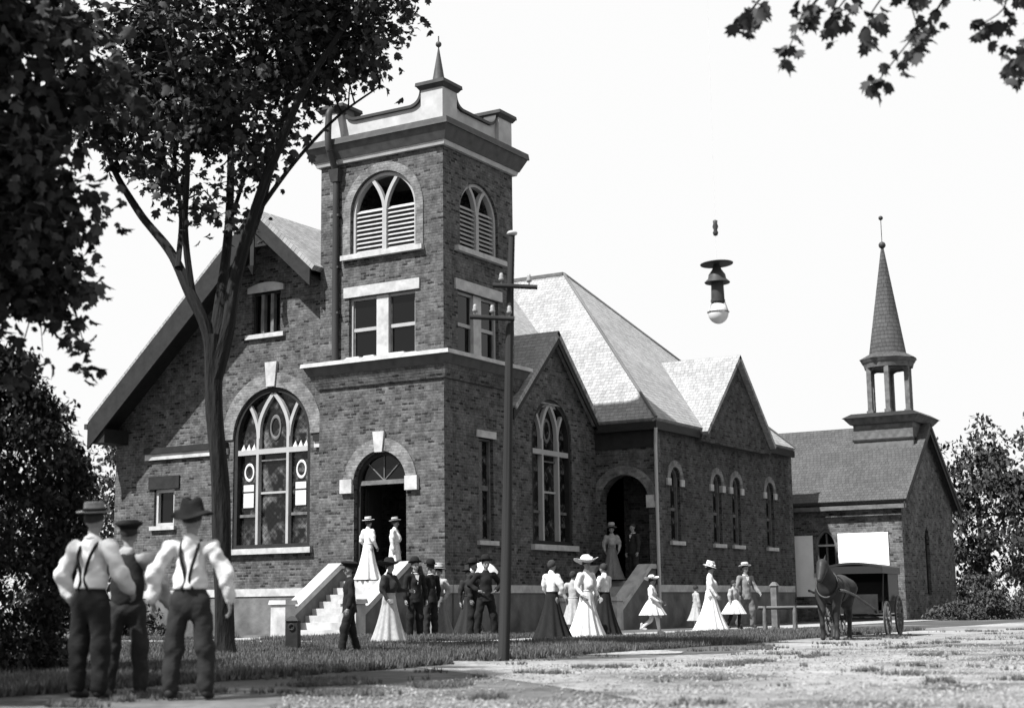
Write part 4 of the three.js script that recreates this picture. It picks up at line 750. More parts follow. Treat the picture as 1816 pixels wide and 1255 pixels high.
const sdf = (prims, k, h, clip) => { const [lo, hi] = bounds(prims, h * 2 + 0.01), f = field(prims, k); return nets(clip ? (x, y, z) => Math.max(f(x, y, z), clip(x, y, z)) : f, lo, hi, h); };
const bare = g => { const o = new THREE.BufferGeometry(); o.setAttribute('position', g.attributes.position.clone()); o.setAttribute('normal', g.attributes.normal.clone()); if (g.index) o.setIndex(g.index.clone()); return o; };
// head of unit height (chin 0 .. crown 1), facing +z; hand of unit length hanging along -y, palm towards -x, thumb towards +z
const HEAD = (() => {
  const p = [[0, 0.62, -0.06, 0, 0.60, 0.02, 0.37, 0.35], [0, 0.40, 0.06, 0, 0.16, 0.17, 0.26, 0.14], [-0.1, 0.34, 0.1, 0.1, 0.34, 0.1, 0.2, 0.2], [0, 0.52, 0.34, 0, 0.37, 0.43, 0.03, 0.06], [-0.16, 0.56, 0.29, 0.16, 0.56, 0.29, 0.05, 0.05], [-0.06, 0.24, 0.29, 0.06, 0.24, 0.29, 0.045, 0.045], [-0.35, 0.50, -0.03, -0.36, 0.38, -0.02, 0.06, 0.035], [0.35, 0.50, -0.03, 0.36, 0.38, -0.02, 0.06, 0.035], [0, 0.1, -0.02, 0, -0.3, -0.06, 0.2, 0.21]];
  const f = field(p, 0.09), eye = (x, y, z, s) => Math.hypot(x - s * 0.14, y - 0.485, z - 0.37) - 0.075;
  return nets((x, y, z) => Math.max(f(x, y, z), -eye(x, y, z, 1), -eye(x, y, z, -1)), [-0.5, -0.36, -0.5], [0.5, 1.05, 0.56], 0.034);
})();
const HAND = (() => {
  const p = [[0, 0.0, 0, 0, -0.1, 0, 0.14, 0.16], [-0.01, -0.12, 0.12, -0.02, -0.42, 0.16, 0.085, 0.075], [-0.01, -0.12, 0, -0.02, -0.44, 0.03, 0.09, 0.08], [-0.01, -0.12, -0.1, -0.02, -0.42, -0.12, 0.085, 0.07]];
  const g = [nets(field(p, 0.08), [-0.22, -0.55, -0.25], [0.22, 0.18, 0.3], 0.045)];
  for (const [z, L, r] of [[0.17, 0.42, 0.052], [0.06, 0.48, 0.055], [-0.05, 0.44, 0.052], [-0.155, 0.34, 0.045]]) { const y = -0.42; g.push(bar([-0.02, y, z], [-0.06, y - L * 0.48, z], r * 1.05, r, 7), bar([-0.06, y - L * 0.48, z], [-0.16, y - L * 0.78, z], r, r * 0.9, 7), bar([-0.16, y - L * 0.78, z], [-0.27, y - L * 0.96, z], r * 0.9, r * 0.7, 7), ball(-0.06, y - L * 0.48, z, r, r, r, 7), ball(-0.16, y - L * 0.78, z, r * 0.9, r * 0.9, r * 0.9, 7), ball(-0.27, y - L * 0.96, z, r * 0.7, r * 0.7, r * 0.7, 7)); }
  g.push(bar([-0.02, -0.16, 0.16], [-0.08, -0.36, 0.3], 0.075, 0.06, 7), bar([-0.08, -0.36, 0.3], [-0.13, -0.56, 0.33], 0.06, 0.045, 7), ball(-0.08, -0.36, 0.3, 0.06, 0.06, 0.06, 7), ball(-0.13, -0.56, 0.33, 0.045, 0.045, 0.045, 7));
  return g.map(x => bare(x.index ? x.toNonIndexed() : x));
})();
const skin = gray(0.19, 0.6), hairDark = gray(0.02, 0.7), bootMat = gray(0.02, 0.45), eyeMat = gray(0.02, 0.3);
const cloth = (l, s = 1) => noisy(l, 0.22, 0.35, 7, 0.95, 200 + s, 0.004);
const CL = { white: cloth(0.5, 1), cream: cloth(0.26, 2), grey: cloth(0.09, 3), mid: cloth(0.15, 4), dark: cloth(0.02, 5), black: cloth(0.012, 6), straw: cloth(0.42, 7), denim: cloth(0.025, 8) };
const lathe = (pts, n = 28) => new THREE.LatheGeometry(pts.map(a => new THREE.Vector2(...a)), n);
const hats = {
  straw: s => [lathe([[0, 0.16], [0.10, 0.16], [0.115, 0.14], [0.118, 0.02], [0.2, 0.0], [0.205, -0.008], [0.118, 0.0]]).scale(s, s, s), 'straw'],
  boater: s => [lathe([[0, 0.11], [0.095, 0.11], [0.105, 0.1], [0.108, 0.015], [0.185, 0.015], [0.187, 0], [0.105, 0]]).scale(s, s, s), 'straw'],
  bowler: s => [lathe([[0, 0.15], [0.06, 0.145], [0.1, 0.11], [0.115, 0.05], [0.115, 0.015], [0.17, 0.025], [0.165, 0.005], [0.11, 0]]).scale(s, s, s), 'black'],
  cap: s => [mergeGeometries([lathe([[0, 0.08], [0.09, 0.075], [0.15, 0.05], [0.145, 0.025], [0.11, 0], [0.1, -0.02]]).scale(1, 1, 1.05), new THREE.CylinderGeometry(0.1, 0.115, 0.012, 20, 1, false, -1, 2).translate(0, -0.005, 0.06)]).scale(s, s, s), 'black'],
  felt: s => { const g = lathe([[0, 0.13], [0.05, 0.15], [0.085, 0.14], [0.105, 0.09], [0.118, 0.02], [0.16, 0.0], [0.2, -0.02], [0.198, -0.028], [0.155, -0.01], [0.11, 0]], 32), q = g.attributes.position; for (let i = 0; i < q.count; i++) { const x = q.getX(i), z = q.getZ(i), r = Math.hypot(x, z); if (r > 0.13) q.setY(i, q.getY(i) + 0.025 * Math.sin(Math.atan2(z, x) * 2 + 0.8)); else if (q.getY(i) > 0.12) q.setY(i, q.getY(i) - 0.035 * Math.max(0, 1 - Math.abs(x) / 0.04)); } g.computeVertexNormals(); return [g.scale(s, s, s), 'black']; },
  picture: s => { const g = lathe([[0, 0.13], [0.07, 0.135], [0.11, 0.1], [0.12, 0.03], [0.2, 0.02], [0.27, 0.05], [0.275, 0.04], [0.2, 0.0], [0.11, 0.0]], 36), q = g.attributes.position; for (let i = 0; i < q.count; i++) { const x = q.getX(i), z = q.getZ(i), r = Math.hypot(x, z); if (r > 0.15) q.setY(i, q.getY(i) + 0.04 * Math.sin(Math.atan2(z, x) * 2 + 0.6) - 0.02); } g.computeVertexNormals(); return [g.scale(s, s, s), 'white']; },
};
let figN = 0;
// o: H height, at [x, z], y base, face (turn), arms [[upper dir],[fore dir]] left/right, legs likewise, top, bottom, hat ...
function person(label, o) {
  const H = o.H, t = thing('person', label, 'person', [o.at[0], o.y || 0.03, o.at[1]], o.face || 0, o.group), n = v => V(...v).normalize(), s = H / 1.7, lean = o.lean || 0;
  const arms = o.arms || [[[0.25, -1, 0], [0.1, -1, 0.25]], [[-0.25, -1, 0], [-0.1, -1, 0.25]]], legs = o.legs || [[[0.06, -1, 0.02], [0.02, -1, -0.04]], [[-0.06, -1, 0.02], [-0.02, -1, -0.04]]];
  const pel = V(0, 0.525 * H, 0), chest = V(0, 0.72 * H, 0.02 * s + lean * 0.2 * H), neck = V(0, 0.832 * H, lean * 0.3 * H), hipX = 0.055 * H, shX = (o.female ? 0.098 : 0.112) * H;
  const J = []; // arms
  [1, -1].forEach((sg, k) => { const S = V(sg * shX, 0.80 * H, neck.z - 0.005 * s), E = S.clone().addScaledVector(n(arms[k][0]), 0.17 * H), Wr = E.clone().addScaledVector(n(arms[k][1]), 0.145 * H); J.push([S, E, Wr, n(arms[k][1])]); });
  const K = []; [1, -1].forEach((sg, k) => { const h = V(sg * hipX, 0.5 * H, 0), kn = h.clone().addScaledVector(n(legs[k][0]), 0.235 * H), an = kn.clone().addScaledVector(n(legs[k][1]), 0.225 * H); K.push([h, kn, an]); });
  const minAn = Math.min(...K.map(k => k[2].y)), drop = minAn - 0.045 * H; // stand on the ground
  const A = v => { v.y -= drop; }; [pel, chest, neck].forEach(A); J.forEach(j => { A(j[0]); A(j[1]); A(j[2]); }); K.forEach(k => k.forEach(A));
  const P = (a, b, ra, rb, q) => [a.x, a.y, a.z, b.x, b.y, b.z, ra * s, rb * s, q], h = o.cell || 0.02;
  const foot = k => { const a = k[2], f = a.clone().add(V(0, -0.025 * H, 0.075 * H)); return [a, f]; };
  const lower = pel.clone().add(V(0, -0.02 * H, 0)), body = [P(lower, chest, 0.115, 0.115, 1.25), P(chest, neck.clone().add(V(0, -0.05 * H, 0)), 0.095, 0.05, 1.1), P(chest.clone().lerp(neck, 0.4), J[0][0].clone().add(V(0, -0.02 * H, 0)), 0.04, 0.04), P(chest.clone().lerp(neck, 0.4), J[1][0].clone().add(V(0, -0.02 * H, 0)), 0.04, 0.04), P(neck.clone().add(V(0, -0.03 * H, 0)), neck.clone().add(V(0, 0.05 * H, 0.008 * H)), 0.052, 0.05)];
  J.forEach(j => body.push(P(j[0].clone().add(V(0, -0.02 * H, 0)), j[1], 0.042, 0.036), P(j[1], j[2], 0.037, 0.026))); K.forEach(k => { body.push(P(k[0], k[1], 0.08, 0.052), P(k[1], k[2], 0.05, 0.034)); const [a, f] = foot(k); body.push(P(a, f, 0.034, 0.028)); });
  const parts = [bare(sdf(body, 0.03 * s, h * 1.15).toNonIndexed())];
  const hq = new THREE.Quaternion().setFromEuler(new THREE.Euler(o.nod || 0, o.look || 0, 0)), hs = 0.138 * H, hp = neck.clone().add(V(0, 0.028 * H, 0.014 * H));
  const HM = new THREE.Matrix4().compose(hp, hq, V(hs * 0.92, hs, hs * 0.95)); parts.push(bare(HEAD.toNonIndexed()).applyMatrix4(HM));
  J.forEach((j, k) => { const q = new THREE.Quaternion().setFromUnitVectors(V(0, -1, 0), j[3]), L = 0.105 * H * 0.95; HAND.forEach(g => { const c = g.clone(); if (k === 1) { c.scale(-1, 1, 1); const p = c.attributes.position, nn = c.attributes.normal; for (const at of [p, nn]) for (let i = 0; i < at.count; i += 3) for (let e = 0; e < 3; e++) { const a = at.array[i * 3 + 3 + e]; at.array[i * 3 + 3 + e] = at.array[i * 3 + 6 + e]; at.array[i * 3 + 6 + e] = a; } } parts.push(c.applyMatrix4(new THREE.Matrix4().compose(j[2], q, V(L, L, L)))); }); });
  obj('body', merge(parts), o.skin || skin, t);
  for (const e of [-1, 1]) obj('eye', ball(e * 0.14, 0.485, 0.335, 0.05, 0.04, 0.04, 8).applyMatrix4(HM), eyeMat, t);
  // hair
  const cap = new THREE.SphereGeometry(0.46, 18, 14, 0, 6.283, 0, o.female ? 1.9 : 1.62).scale(0.92, 0.98, 1).rotateX(-0.42).translate(0, 0.6, -0.07);
  const hair = [cap]; if (o.female) hair.push(ball(0, 0.78, -0.3, 0.24, 0.2, 0.22, 10)); if (o.longHair) hair.push(ball(0, 0.2, -0.36, 0.3, 0.5, 0.16, 10)); obj('hair', merge(hair.map(bare)).applyMatrix4(HM), o.hair || hairDark, t);
  // feet
  K.forEach(k => { const [a, f] = foot(k); obj('shoe', sdf([P(a, f, 0.046, 0.04), P(a.clone().add(V(0, -0.012 * H, -0.02 * H)), f, 0.036, 0.038), P(a, a.clone().add(V(0, 0.07 * H, 0)), 0.045, 0.044)], 0.03 * s, 0.014, (x, y) => -(y - (a.y - 0.043 * H))), o.shoe || bootMat, t); });
  // upper garment
  const waistY = pel.y + 0.055 * H, mid = chest.clone().lerp(neck, 0.55), up = [P(V(0, waistY - 0.01 * H, 0), chest, o.female ? 0.122 : 0.135, o.female ? 0.13 : 0.132, 1.2), P(chest, neck.clone().add(V(0, -0.025 * H, 0)), 0.125, 0.078, 1.1), P(neck.clone().add(V(0, -0.03 * H, 0)), neck.clone().add(V(0, o.female ? 0.012 * H : -0.004 * H, 0)), 0.068, 0.062), P(mid, J[0][0].clone().add(V(0, -0.012 * H, 0)), 0.062, 0.058), P(mid, J[1][0].clone().add(V(0, -0.012 * H, 0)), 0.062, 0.058)];
  if (o.female && !o.flat) up.push(P(chest.clone().add(V(0, -0.02 * H, 0.04 * H)), chest.clone().add(V(0, -0.055 * H, 0.05 * H)), 0.1, 0.095));
  if (!o.female && !o.jacket) up.push(P(V(0, waistY + 0.035 * H, 0), V(0, waistY + 0.012 * H, 0.0), 0.15, 0.152, 1.15));
  const jhem = pel.y - 0.075 * H; if (o.jacket) up.push(P(V(0, waistY, 0.01), V(0, jhem - 0.05 * H, 0.0), 0.135, 0.172, 1.1));
  const sl = o.sleeve === undefined ? 1 : o.sleeve; J.forEach(j => { const e = j[1].clone().lerp(j[2], Math.max(0.02, sl * 0.96)), a = j[0].clone().add(V(0, -0.015 * H, 0)); if (o.puff) up.push(P(a, j[0].clone().lerp(j[1], 0.65), 0.072, 0.078), P(j[0].clone().lerp(j[1], 0.65), j[1], 0.07, 0.052), P(j[1], e, 0.05, 0.036)); else { const c = j[1].clone().lerp(j[2], 0.72); up.push(P(a, j[1], o.jacket ? 0.062 : 0.07, o.jacket ? 0.055 : 0.068), P(j[1], c, o.jacket ? 0.055 : 0.068, o.jacket ? 0.048 : 0.062), P(c, e, o.jacket ? 0.048 : 0.046, 0.04)); } });
  const topName = o.topName || (o.jacket ? 'jacket' : o.female ? 'blouse' : 'shirt');
  obj(topName, cloth3(crease(up, 0.04 * s, h, (o.jacket || o.female ? 0.0065 : 0.013) * s, o.jacket ? (x, y) => jhem - y : o.female ? null : (x, y, z) => Math.hypot(x, z) < 0.19 * s ? waistY - 0.012 * H - y : -1)), CL[o.top], t);
  if (o.jacket && o.collar) obj('shirt_front', ext(poly(THREE.Shape, [[-0.05 * s, 0], [0, -0.2 * s], [0.05 * s, 0]]), 0.012).rotateX(-0.18).translate(0, neck.y - 0.025 * H, neck.z + 0.098 * s), CL[o.collar], t);
  if (o.collar) obj('collar', new THREE.TorusGeometry(0.062 * s, 0.017 * s, 8, 20).rotateX(Math.PI / 2 + 0.2).translate(neck.x, neck.y + 0.0 * H, neck.z), CL[o.collar], t);
  if (o.braces) for (const sg of [-1, 1]) obj('brace_strap', tube([V(sg * 0.05 * s, waistY - 0.01, 0.125 * s), V(sg * 0.075 * s, chest.y, chest.z + 0.132 * s), V(sg * 0.085 * s, neck.y - 0.005 * H, neck.z + 0.03), V(sg * 0.07 * s, chest.y + 0.03 * H, chest.z - 0.13 * s), V(sg * 0.02 * s, waistY + 0.06 * s, -0.125 * s), V(sg * 0.05 * s, waistY - 0.02, -0.12 * s)], 0.016 * s, 40, 6), CL.black, t);
  if (o.vest) obj('vest', cloth3(sdf([P(V(0, waistY - 0.02 * H, 0), V(0, waistY + 0.05 * H, 0), 0.158, 0.164, 1.12), P(V(0, waistY + 0.05 * H, 0), chest, 0.16, 0.15, 1.15), P(chest, neck.clone().add(V(0, -0.05 * H, 0)), 0.13, 0.1, 1.1)], 0.04 * s, h)), CL[o.vest], t);
  // lower garment
  if (o.skirt) {
    const { hem, r, mat: m, folds = 11 } = o.skirt, N = 72, Rw = 14, Pp = [], I = [], U = [], dir = o.skirt.lean || [0, 0];
    for (let j = 0; j <= Rw; j++) { const v = j / Rw, y = waistY + 0.02 * H + (hem - waistY - 0.02 * H) * v, base = o.skirt.bell ? 0.118 * s + (r - 0.118 * s) * Math.pow(v, 0.75) : v < 0.2 ? (0.122 + 0.038 * Math.sin(v / 0.2 * 1.57)) * s : 0.16 * s + (r - 0.16 * s) * (0.72 * (v - 0.2) / 0.8 + 0.28 * Math.pow((v - 0.2) / 0.8, 2.4)); for (let i = 0; i <= N; i++) { const a = i / N * 6.2832, rip = 1 + 0.11 * v * Math.sin(a * folds + figN + 1.3 * Math.sin(a * 2 + figN)) + 0.03 * v * Math.sin(a * 5 + 2 * figN); Pp.push(Math.cos(a) * base * rip + dir[0] * v, y, Math.sin(a) * base * rip * 0.94 + dir[1] * v); U.push(a * r, y); } }
    for (let j = 0; j < Rw; j++) for (let i = 0; i < N; i++) { const q = j * (N + 1) + i; I.push(q, q + 1, q + N + 1, q + 1, q + N + 2, q + N + 1); }
    const g = new THREE.BufferGeometry(); g.setAttribute('position', new THREE.Float32BufferAttribute(Pp, 3)); g.setAttribute('uv', new THREE.Float32BufferAttribute(U, 2)); g.setIndex(I); g.computeVertexNormals(); obj('skirt', g, CL[m], t);
    obj('waistband', new THREE.TorusGeometry(0.122 * s, 0.02 * s, 8, 28).scale(1, 0.92, 1).rotateX(Math.PI / 2).translate(0, waistY + 0.012 * H, 0), CL[o.skirt.band || m], t);
  }
  if (o.trousers) {
    const pr = [P(V(0, waistY, 0), V(0, pel.y - 0.03 * H, 0), 0.132, 0.14, 1.12)], cut = o.knickers ? 0.25 : 0.93;
    K.forEach(k => { const e = k[1].clone().lerp(k[2], cut); pr.push(P(k[0], k[1], 0.098, 0.084), P(k[1], e, o.knickers ? 0.085 : 0.083, o.knickers ? 0.075 : 0.074)); });
    obj('trousers', cloth3(crease(pr, 0.05 * s, h, 0.009 * s)), CL[o.trousers], t);
    if (o.knickers) K.forEach(k => obj('stocking', limbGeo([k[1].clone().lerp(k[2], 0.1), k[1].clone().lerp(k[2], 0.5), k[2].clone()], 0.062 * s, 0.045 * s), CL[o.knickers], t));
  }
  if (o.stockings) K.forEach(k => obj('stocking', limbGeo([k[0].clone().lerp(k[1], 0.3), k[1], k[1].clone().lerp(k[2], 0.5), k[2].clone()], 0.085 * s, 0.046 * s), CL[o.stockings], t));
  if (o.hat) { const [g, m] = hats[o.hat](hs * 3.9 * (o.hatScale || 1)); const hm = obj('hat', g.rotateX(o.hatTilt === undefined ? -0.12 : o.hatTilt).applyQuaternion(hq).translate(...hp.clone().add(V(0, hs * 0.83, -0.02 * s).applyQuaternion(hq)).toArray()), CL[o.hatMat || m], t);
    if (o.flowers) for (let k = 0; k < 7; k++) obj('hat_flower', ball(...V(Math.cos(k * 0.9) * 0.105 * s, hs * 0.95 + 0.03 * Math.sin(k * 2.1), Math.sin(k * 0.9) * 0.105 * s).add(hp).toArray(), 0.045 * s, 0.04 * s, 0.045 * s, 8), CL.white, hm); else if (o.hat !== 'cap' && o.hat !== 'felt') obj('hat_band', new THREE.CylinderGeometry(0.122, 0.124, 0.035, 24, 1, true).scale(hs * 3.9 * (o.hatScale || 1), hs * 3.9, hs * 3.9 * (o.hatScale || 1)).translate(0, hs * 3.9 * 0.03, 0).rotateX(o.hatTilt === undefined ? -0.12 : o.hatTilt).applyQuaternion(hq).translate(...hp.clone().add(V(0, hs * 0.83, -0.02 * s).applyQuaternion(hq)).toArray()), CL[o.hat === 'bowler' ? 'black' : o.band || 'dark'], hm); }
  figN++; return { t, J, s };
}
function cloth3(g) {   // keep smooth normals, give uv from front projection in metres
  const p = g.attributes.position, uv = new Float32Array(p.count * 2); for (let i = 0; i < p.count; i++) { uv[i * 2] = p.getX(i) + p.getZ(i) * 0.7; uv[i * 2 + 1] = p.getY(i); } g.setAttribute('uv', new THREE.BufferAttribute(uv, 2)); return g;
}
const TO_CAM = (x, z) => Math.atan2(-x, -z), faceCam = (x, z, d = 0) => TO_CAM(x, z) + d;
const down = [[[0.22, -1, 0.02], [0.05, -1, 0.2]], [[-0.22, -1, 0.02], [-0.05, -1, 0.2]]], skirtHold = [[[0.3, -1, -0.1], [-0.15, -0.8, 0.7]], [[-0.3, -1, -0.1], [0.15, -0.8, 0.7]]], akimbo = [[[0.75, -1, -0.15], [-0.6, -0.5, 0.5]], [[-0.75, -1, -0.15], [0.6, -0.5, 0.5]]];
const stride = [[[0.05, -1, 0.35], [0.02, -1, -0.1]], [[-0.05, -1, -0.15], [-0.02, -1, -0.55]]];
// three youths at the left foreground
person('youth in white shirt and braces with a straw hat, leftmost of the three', { H: 1.6, at: [-9.84, -9.37], y: 0.006, face: faceCam(-9.84, -9.37, 2.5), top: 'white', braces: true, trousers: 'black', hat: 'boater', hatMat: 'mid', hatScale: 0.95, arms: [[[0.4, -1, -0.1], [-0.2, -1, 0.35]], [[-0.35, -1, 0.15], [0.1, -0.6, 0.8]]], cell: 0.013, collar: 'white', look: 0.3 });
person('shorter youth in dark vest, middle of the three in the foreground', { H: 1.5, at: [-9.95, -9.9], y: 0.006, face: faceCam(-9.95, -9.9, 3.0), top: 'cream', vest: 'dark', trousers: 'denim', arms: [[[0.5, -1, 0.1], [0.3, -1, 0.15]], [[-0.5, -1, 0.1], [-0.3, -0.9, 0.3]]], hat: 'cap', legs: [[[0.12, -1, 0.05], [0.05, -1, -0.04]], [[-0.12, -1, 0.02], [-0.05, -1, -0.04]]], cell: 0.013 });
person('youth in white shirt and dark felt hat seen from behind, rightmost of the three', { H: 1.58, at: [-8.98, -9.66], y: 0.006, face: faceCam(-8.96, -9.67, 2.9), top: 'white', braces: true, trousers: 'dark', hat: 'felt', hatScale: 1.05, hatTilt: -0.15, collar: 'white', arms: [[[0.55, -1, 0.0], [0.1, -1, 0.2]], [[-0.5, -1, 0.05], [-0.12, -1, 0.15]]], legs: [[[0.12, -1, 0.03], [0.06, -1, -0.04]], [[-0.12, -1, 0.03], [-0.06, -1, -0.04]]], cell: 0.013 });
// tower door
person('woman in white dress and straw hat going in at the tower door', { H: 1.64, female: true, puff: true, at: [-24.45, -33.1], y: 1.42, face: Math.PI - 0.2, top: 'white', topName: 'bodice', arms: skirtHold, skirt: { hem: 0.03, r: 0.36, mat: 'white' }, hat: 'boater', hatMat: 'straw' });
person('woman in white with a flat pale hat at the right jamb of the tower door', { H: 1.6, female: true, puff: true, at: [-23.65, -33.2], y: 1.42, face: Math.PI - 1.3, top: 'white', topName: 'bodice', arms: down, skirt: { hem: 0.03, r: 0.26, mat: 'white' }, hat: 'boater', hatMat: 'cream' });
// by the front steps
person('boy in dark suit and broad cap walking on the grass before the steps', { H: 1.4, at: [-14.75, -19.49], face: faceCam(-14.75, -19.49, -1.5), jacket: true, top: 'black', trousers: 'black', hat: 'cap', hatScale: 1.25, legs: [[[0.05, -1, 0.28], [0.02, -1, 0.1]], [[-0.05, -1, -0.1], [-0.02, -1, -0.3]]], cell: 0.018 });
person('woman in pale flared skirt and dark bodice at the foot of the steps', { H: 1.62, female: true, puff: true, at: [-18.43, -25.68], face: faceCam(-18.43, -25.68, 0.9), top: 'dark', arms: [[[0.35, -1, 0.2], [0.3, -0.1, 0.9]], [[-0.3, -1, 0.0], [0.1, -0.8, 0.6]]], skirt: { hem: 0.02, r: 0.36, mat: 'cream' }, hat: 'picture', hatMat: 'black', hatScale: 1.05 });
person('man in black suit and bowler beside the woman in the pale skirt', { H: 1.72, at: [-19.75, -28.5], face: faceCam(-19.75, -28.5, 0.5), jacket: true, top: 'black', trousers: 'black', hat: 'bowler', collar: 'white', arms: down });
person('second dark-suited man in a bowler, half hidden in the group by the steps', { H: 1.7, at: [-20.0, -29.5], face: faceCam(-20.0, -29.5, -2.4), jacket: true, top: 'black', trousers: 'dark', hat: 'bowler', collar: 'white', arms: down });
person('woman in light grey skirt and white blouse right of the dark-suited men', { H: 1.6, female: true, puff: true, at: [-20.1, -30.0], face: faceCam(-20.1, -30.0, -0.5), top: 'cream', arms: skirtHold, skirt: { hem: 0.02, r: 0.36, mat: 'mid' }, hat: 'straw', hatMat: 'cream' });
{
  const f = person('woman in dark dress holding a white parasol near the tower corner', { H: 1.58, female: true, puff: true, at: [-20.3, -31.6], face: faceCam(-20.3, -31.6, 0.2), top: 'dark', arms: [[[0.4, -0.9, 0.3], [0.05, 0.55, 0.8]], down[1]], skirt: { hem: 0.02, r: 0.4, mat: 'dark' }, hat: 'straw', hatMat: 'dark' });
  const w = f.J[0][2].clone().add(V(0.0, -0.02, 0.06)).applyAxisAngle(V(0, 1, 0), f.t.rotation.y).add(f.t.position);
  const p = thing('parasol', 'small white parasol held open and tilted beside the tower corner', 'parasol', [w.x, w.y, w.z]); p.rotation.set(0.35, 0.3, -0.3);
  obj('stick', bar([0, -0.18, 0], [0, 0.62, 0], 0.011), M.midWood, p);
  const N = 8, g = new THREE.LatheGeometry([[0.004, 0.62], [0.12, 0.6], [0.24, 0.53], [0.34, 0.42], [0.35, 0.41], [0.24, 0.515], [0.12, 0.585], [0.0, 0.605]].map(a => new THREE.Vector2(...a)), 16); obj('canopy', g, CL.white, p);
  for (let k = 0; k < N; k++) { const a = k / N * 6.283; obj('rib', tube([V(0, 0.6, 0), V(Math.cos(a) * 0.22, 0.52, Math.sin(a) * 0.22), V(Math.cos(a) * 0.34, 0.405, Math.sin(a) * 0.34)], 0.005, 8, 5), M.metal, p); }
}
person('tall man in dark suit behind the utility pole, standing legs apart', { H: 1.76, at: [-18.54, -29.57], face: faceCam(-18.54, -29.57, 0.3), jacket: true, top: 'black', trousers: 'black', hat: 'bowler', legs: [[[0.2, -1, 0], [0.1, -1, 0]], [[-0.2, -1, 0], [-0.1, -1, 0]]], arms: akimbo });
person('man in dark coat just left of the utility pole, facing the side street', { H: 1.7, at: [-19.0, -29.75], face: faceCam(-19, -29.75, 1.2), jacket: true, top: 'dark', trousers: 'black', hat: 'bowler', arms: down });
// group on the side walk
person('woman in white blouse and long black skirt right of the utility pole', { H: 1.6, female: true, puff: true, at: [-15.58, -27.39], face: faceCam(-15.58, -27.39, 2.4), top: 'white', arms: [[[0.3, -1, 0.2], [0.2, -0.7, 0.7]], [[-0.4, -1, 0.1], [-0.1, -0.9, 0.4]]], skirt: { hem: 0.02, r: 0.40, mat: 'black' }, hair: gray(0.03) });
person('girl in pale grey dress between the black skirt and the white gown', { H: 1.42, female: true, flat: true, puff: true, at: [-16.3, -29.6], face: faceCam(-16.3, -29.6, 2.8), top: 'cream', topName: 'bodice', skirt: { hem: 0.28, r: 0.27, mat: 'cream' }, stockings: 'cream', arms: akimbo });
person('woman in flowing white gown and big white flowered hat on the walk', { H: 1.66, female: true, puff: true, at: [-15.71, -29.13], face: faceCam(-15.71, -29.13, 0.7), top: 'white', topName: 'bodice', arms: skirtHold, skirt: { hem: 0.02, r: 0.41, mat: 'white', lean: [0.0, -0.04] }, hat: 'picture', hatScale: 1.1, flowers: true });
person('woman in white blouse and black skirt, right of the white gown', { H: 1.6, female: true, puff: true, at: [-16.1, -30.7], face: faceCam(-16.1, -30.7, -2.2), top: 'white', arms: [[[0.2, -1, 0.3], [0, -0.8, 0.6]], [[-0.2, -1, 0.3], [0, -0.8, 0.6]]], skirt: { hem: 0.02, r: 0.36, mat: 'black' } });
person('woman in light blouse and pale hat on the side porch stairs', { H: 1.64, female: true, puff: true, at: [-21.35, -41.25], y: 1.42, face: faceCam(-21.35, -41.25, 0), top: 'cream', arms: skirtHold, skirt: { hem: 0.03, r: 0.36, mat: 'mid' }, hat: 'straw', hatMat: 'cream' });
person('man in dark jacket on the side porch stairs, right of the light blouse', { H: 1.68, at: [-20.72, -41.45], y: 1.42, face: faceCam(-20.72, -41.45, -0.9), jacket: true, top: 'dark', trousers: 'dark', collar: 'white', arms: down });
person('small girl in short white dress and white bonnet stepping along the walk', { H: 1.32, female: true, flat: true, puff: true, at: [-15.65, -32.2], face: faceCam(-15.65, -32.2, 1.3), top: 'white', topName: 'bodice', arms: [[[0.5, -1, 0.1], [0.1, -0.6, 0.8]], [[-0.4, -1, 0.2], [0.1, -0.5, 0.9]]], skirt: { hem: 0.44, r: 0.32, mat: 'white', bell: true }, stockings: 'white', legs: [[[0.04, -1, 0.3], [0.02, -1, 0.15]], [[-0.04, -1, -0.05], [-0.02, -0.8, -0.9]]], hat: 'picture', hatScale: 0.9, shoe: CL.cream });
person('woman in loose white dress and white sunbonnet right of the small girl', { H: 1.66, female: true, puff: true, at: [-16.03, -36.39], face: faceCam(-16.03, -36.39, 1.5), top: 'white', topName: 'bodice', arms: [[[0.3, -1, 0.1], [0, -0.8, 0.6]], [[-0.3, -1, 0.1], [0, -0.8, 0.6]]], skirt: { hem: 0.02, r: 0.46, mat: 'white' }, hat: 'straw', hatMat: 'white', hatTilt: 0.3, flowers: true });
person('small child in pale dress holding on behind the white sunbonnet', { H: 1.15, female: true, flat: true, at: [-16.6, -36.75], face: faceCam(-16.6, -36.75, 2.0), top: 'cream', topName: 'bodice', arms: [[[0.5, -1, 0.3], [0.4, -0.5, 0.8]], down[1]], skirt: { hem: 0.25, r: 0.25, mat: 'cream' }, stockings: 'cream' });
person('girl in white pinafore walking beside the man in the boater', { H: 1.3, female: true, flat: true, puff: true, longHair: true, at: [-16.2, -38.3], face: faceCam(-16.2, -38.3, 0.9), top: 'cream', topName: 'bodice', arms: down, skirt: { hem: 0.4, r: 0.33, mat: 'white', bell: true }, stockings: 'black', legs: stride });
person('man in light grey suit and straw boater by the side wall', { H: 1.76, at: [-16.57, -40.04], face: faceCam(-16.57, -40.04, 0.6), jacket: true, top: 'mid', trousers: 'grey', collar: 'white', hat: 'boater', legs: stride, arms: [[[0.3, -1, 0.2], [0.0, -0.6, 0.8]], [[-0.5, -1, 0.1], [-0.1, -0.9, 0.5]]] });

